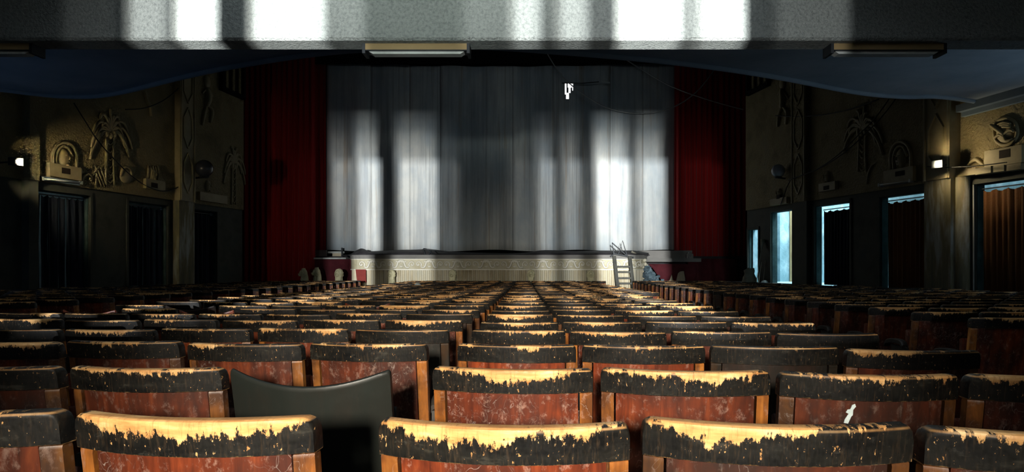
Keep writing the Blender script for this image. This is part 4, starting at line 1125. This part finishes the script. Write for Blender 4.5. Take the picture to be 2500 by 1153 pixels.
def arm():
    mb = MB(); pts = [(0.2635, 0.035, 0.60), (0.2635, 0.08, 0.635), (0.2635, 0.22, 0.635), (0.2635, 0.33, 0.615), (0.2635, 0.36, 0.585)]
    P = smooth_pts(pts, 3); rows = []
    for p in P: rows.append([(p.x - 0.024, p.y, p.z - 0.018), (p.x - 0.024, p.y, p.z + 0.010), (p.x - 0.014, p.y, p.z + 0.018), (p.x + 0.014, p.y, p.z + 0.018), (p.x + 0.024, p.y, p.z + 0.010), (p.x + 0.024, p.y, p.z - 0.018), (p.x - 0.024, p.y, p.z - 0.018)])
    mb.sheet(rows); mb.add(rows[0][:6], [(0, 1, 2, 3, 4, 5)]); mb.add(rows[-1][:6], [(5, 4, 3, 2, 1, 0)])
    return fin(mb, 'armrest', M['seat_iron'])
P_ARM = arm()
def standard():
    mb = MB(); x = 0.2635
    mb.prism([(0, 0)] * 0 or [(-0.02, 0.0), (0.30, 0.0), (0.30, 0.03), (0.20, 0.10), (0.18, 0.40), (0.27, 0.60), (0.0, 0.60), (-0.03, 0.42), (0.04, 0.10)], -0.009, 0.009)
    mb.v = [(x + y, px, z) for px, y, z in mb.v]
    return fin(mb, 'side_standard', M['seat_iron'])
P_STD = standard()

ROWS = 31
ORD = ['first', 'second', 'third', 'fourth', 'fifth', 'sixth', 'seventh', 'eighth', 'ninth', 'tenth', 'eleventh', 'twelfth', 'thirteenth', 'fourteenth', 'fifteenth', 'sixteenth', 'seventeenth', 'eighteenth', 'nineteenth', 'twentieth', 'twenty-first', 'twenty-second', 'twenty-third', 'twenty-fourth', 'twenty-fifth', 'twenty-sixth', 'twenty-seventh', 'twenty-eighth', 'twenty-ninth', 'thirtieth', 'thirty-first']
PITCH = 0.530
def row_Y(i): return 1.400 + 0.735 * i
spots = []     # block, row, column, X, Y, rotation
rs = random.Random(21)
for i in range(ROWS):
    d = row_Y(i)
    # right of the centre gap
    n = int((1.86 + 0.048 * max(0, d - 2.8) + 0.30) / PITCH + 0.12)
    n = max(4, n)
    for j in range(n):
        x = -0.045 + 0.522 * j - 0.006 * max(0, d - 3); spots.append(('C', i, j, x, d - 0.105 * 0.522 * j, -5.2))
    # left of the centre gap
    for j in range(7):
        x = -0.668 - 0.540 * j; spots.append(('D', i, j, x, d + 0.015 + 0.068 * 0.54 * j, -4.0))
    # right block across the aisle
    x0 = 3.1 + 0.034 * (d - 5) + 0.25
    for j in range(12):
        x = x0 + PITCH * j; Y = d + 0.35 - 0.05 * PITCH * j
        if x > 12.9 - 0.183 * Y - 1.75 or Y > 23.8: continue
        spots.append(('E', i, j, x, Y, -3.0))
    # left block across the aisle
    x0 = -5.55 - 0.025 * (d - 7) - 0.25
    for j in range(12):
        x = x0 - PITCH * j; Y = d + 0.30 + 0.02 * PITCH * j
        if x < -14.07 + 0.135 * Y + 1.75 or Y > 23.8: continue
        spots.append(('B', i, j, x, Y, 1.0))
def in_view(x, Y):
    px = VX + F * x / Y; m = F * 0.3 / Y
    return Y > 0.9 and -m < px < 2500 + m
spots = [s for s in spots if in_view(s[3], s[4])]
spots.sort(key=lambda s: s[4] + 0.15 * abs(s[3]))
near, far = spots[:300], spots[300:]

SPECIAL = {  # (wear, blackened varnish plus shade painted on some seats, any wood showing)
    ('C', 0, 0): (0.95, 0.0, 1), ('C', 0, 1): (0.80, 0.55, 1), ('C', 0, 2): (0.85, 0.35, 1), ('D', 0, 0): (1.0, 0.1, 1), ('D', 0, 1): (0.3, 0.5, 1),
    ('C', 1, 0): (0.62, 0.0, 1), ('C', 1, 1): (0.72, 0.2, 1), ('C', 1, 2): (0.66, 0.55, 1), ('C', 1, 3): (0.3, 0.1, 1), ('D', 1, 0): (0.05, 0.98, 0.25), ('D', 1, 1): (0.4, 0.45, 1), ('D', 1, 2): (0.15, 0.6, 1),
    ('C', 2, 0): (0.35, 0.0, 1), ('C', 2, 1): (0.32, 0.1, 1), ('C', 2, 2): (0.05, 0.9, 0.3), ('C', 2, 3): (0.6, 0.3, 1), ('D', 2, 0): (0.55, 0.3, 1), ('D', 2, 1): (0.45, 0.4, 1), ('D', 2, 2): (0.35, 0.4, 1),
    ('D', 3, 0): (0.04, 0.9, 0.3), ('D', 3, 1): (0.72, 0.3, 1), ('C', 3, 0): (0.5, 0, 1), ('C', 3, 1): (0.62, 0, 1)}
BROKEN = {('D', 1, 0): 30, ('D', 6, 6): 34, ('D', 6, 4): 30, ('D', 7, 5): 28, ('D', 8, 2): 26}
WHERE = {'C': ('column right of the centre gap', 'right of the centre gap'), 'D': ('column left of the centre gap', 'left of the centre gap'), 'E': ('in from right aisle', 'beyond the right aisle'), 'B': ('in from left aisle', 'beyond the left aisle')}
LOOK = {('C', 0, 0): 'brightly lit', ('C', 0, 1): 'dark-railed', ('C', 1, 2): 'paper-marked'}
seq = 0
for (bk, i, j, x, Y, rz) in near:
    z = floor_z(Y) + rs.uniform(-0.006, 0.006)
    root = bpy.data.objects.new('theatre_chair', None); COL.objects.link(root)
    root.empty_display_size = 0.1
    rzj = rz + rs.uniform(-1.3, 1.3)
    root.location = (x, Y, z); root.rotation_euler = (0, 0, math.radians(rzj))
    wear, black, wood = SPECIAL.get((bk, i, j), (rs.uniform(0.12, 0.85), rs.choice((0, 0.1, 0.2, 0.35)), 1.0))
    if (bk, i, j) not in SPECIAL and rs.random() < 0.09: wear, black, wood = 0.05, 0.85, 0.35
    br = BROKEN.get((bk, i, j))
    adj = 'black-stained' if black > 0.7 else ('heavily worn' if wear > 0.75 else 'half-worn' if wear > 0.45 else 'dark-railed')
    adj = LOOK.get((bk, i, j), adj)
    if br: adj = 'bare-topped'
    o_ = ORD[j]
    if bk in 'CD': lab = f'{adj} wooden theatre chair, {ORD[i]} row from camera, {o_} {WHERE[bk][1]}'
    else: lab = f'{adj} wooden theatre chair, {ORD[i]} row, {o_} {WHERE[bk][0]}'
    tag(root, lab, 'chair', 'wooden theatre chairs in rows')
    lean = 4 if br else rs.uniform(-1.2, 1.2)
    mx = Matrix.Translation((0, 0, 0.45)) @ Matrix.Rotation(math.radians(lean), 4, 'X') @ Matrix.Translation((0, 0, -0.45))
    for nm, me, moves in (('top_rail', P_RAIL, 1), ('back_panel', P_PANEL, 1), ('side_stile', P_STL, 1), ('side_stile', P_STR, 1), ('seat_squab', P_SQ, 0), ('side_standard', P_STD, 0)):
        if br and nm in ('top_rail', 'side_stile'): continue
        if br and nm == 'back_panel': nm, me = 'bare_backboard', P_SCOOP
        o = bpy.data.objects.new(nm, me); COL.objects.link(o); o.parent = root
        if moves: o.matrix_local = mx
        o.color = (wear, black, wood, 1)
        if nm == 'side_standard':
            ar = bpy.data.objects.new('armrest', P_ARM); COL.objects.link(ar); ar.parent = o; ar.color = o.color
    if (bk in 'CE' and j == 0) or (bk == 'D' and j == 6):
        o = bpy.data.objects.new('side_standard', P_STD); COL.objects.link(o); o.parent = root; o.location = (-0.527, 0, 0); o.color = (wear, black, wood, 1)
        ar = bpy.data.objects.new('armrest', P_ARM); COL.objects.link(ar); ar.parent = o; ar.color = o.color
# the remaining far rows as one object
mb = MB(); cos = []; lxs = []
parts = [(P_RAIL, 0), (P_PANEL, 1), (P_STL, 2), (P_STR, 2), (P_STD, 3)]
cache = [([Vector(v.co) for v in me.vertices], [tuple(p.vertices) for p in me.polygons], mi) for me, mi in parts]
for k, (bk, i, j, x, Y, rz) in enumerate(far):
    m_ = Matrix.Translation((x, Y, floor_z(Y) + rs.uniform(-.008, .008))) @ Matrix.Rotation(math.radians(rz + rs.uniform(-1.5, 1.5)), 4, 'Z')
    off = Vector((k * 7.3, k * 3.1, 0)); dz = rs.uniform(-0.02, 0.02)
    for vs, fs, mi in cache:
        mb.add([m_ @ v for v in vs], fs, mi); cos += [v + off + Vector((0, 0, dz)) for v in vs]; lxs += [v.x for v in vs]
me = bpy.data.meshes.new('far_seat_rows'); me.from_pydata([tuple(v) for v in mb.v], [], mb.f)
for m_ in (M['rail'], M['panel'], M['stile'], M['seat_iron']): me.materials.append(m_)
me.polygons.foreach_set('material_index', mb.mi); seat_attr(me, cos, lxs); me.update()
o = link('far_seat_rows', me); o.color = (0.22, 0.3, 1, 1)
tag(o, 'far rows of worn wooden cinema seats below the stage and the side doorways', 'seats', kind='stuff')

# scraps of paper
def scrap(loc, pts, th, rot, label, name='paper_scrap'):
    mb = MB(); mb.prism(pts, -th, 0); o = mb.build(name, M['paper']); o.location = loc; o.rotation_euler = rot; tag(o, label, 'paper'); return o
p = at(2068, 1007, 1.943)
scrap((p.x, 1.926, p.z), [(-0.016, -0.028), (-0.004, -0.030), (0.004, -0.008), (0.008, -0.004), (0.008, 0.012), (0.015, 0.022), (0.012, 0.030), (0.004, 0.026), (0.000, 0.014), (-0.008, 0.012), (-0.012, 0.004), (-0.004, 0.0), (-0.014, -0.018)], 0.002, (math.radians(9), 0, math.radians(-5)), 'pale torn paper scrap stuck to the back of a seat in the second row')
p = at(1019, 700, 17.0)
mb = MB(); mb.add([(-0.08, 0, 0), (0.10, -0.03, 0), (0.02, 0.06, 0.075), (-0.03, -0.04, 0.06)], [(0, 1, 2), (0, 1, 3), (1, 2, 3), (0, 2, 3)])
o = mb.build('crumpled_paper', M['white']); o.location = (p.x, 17.0, top_z(17.0) + 0.005); tag(o, 'small crumpled white paper lying on the seat tops in the distance', 'paper')

# lift everything so that the floor at the camera is near zero
for o in SC.objects:
    if o.parent is None: o.location.z += EYE
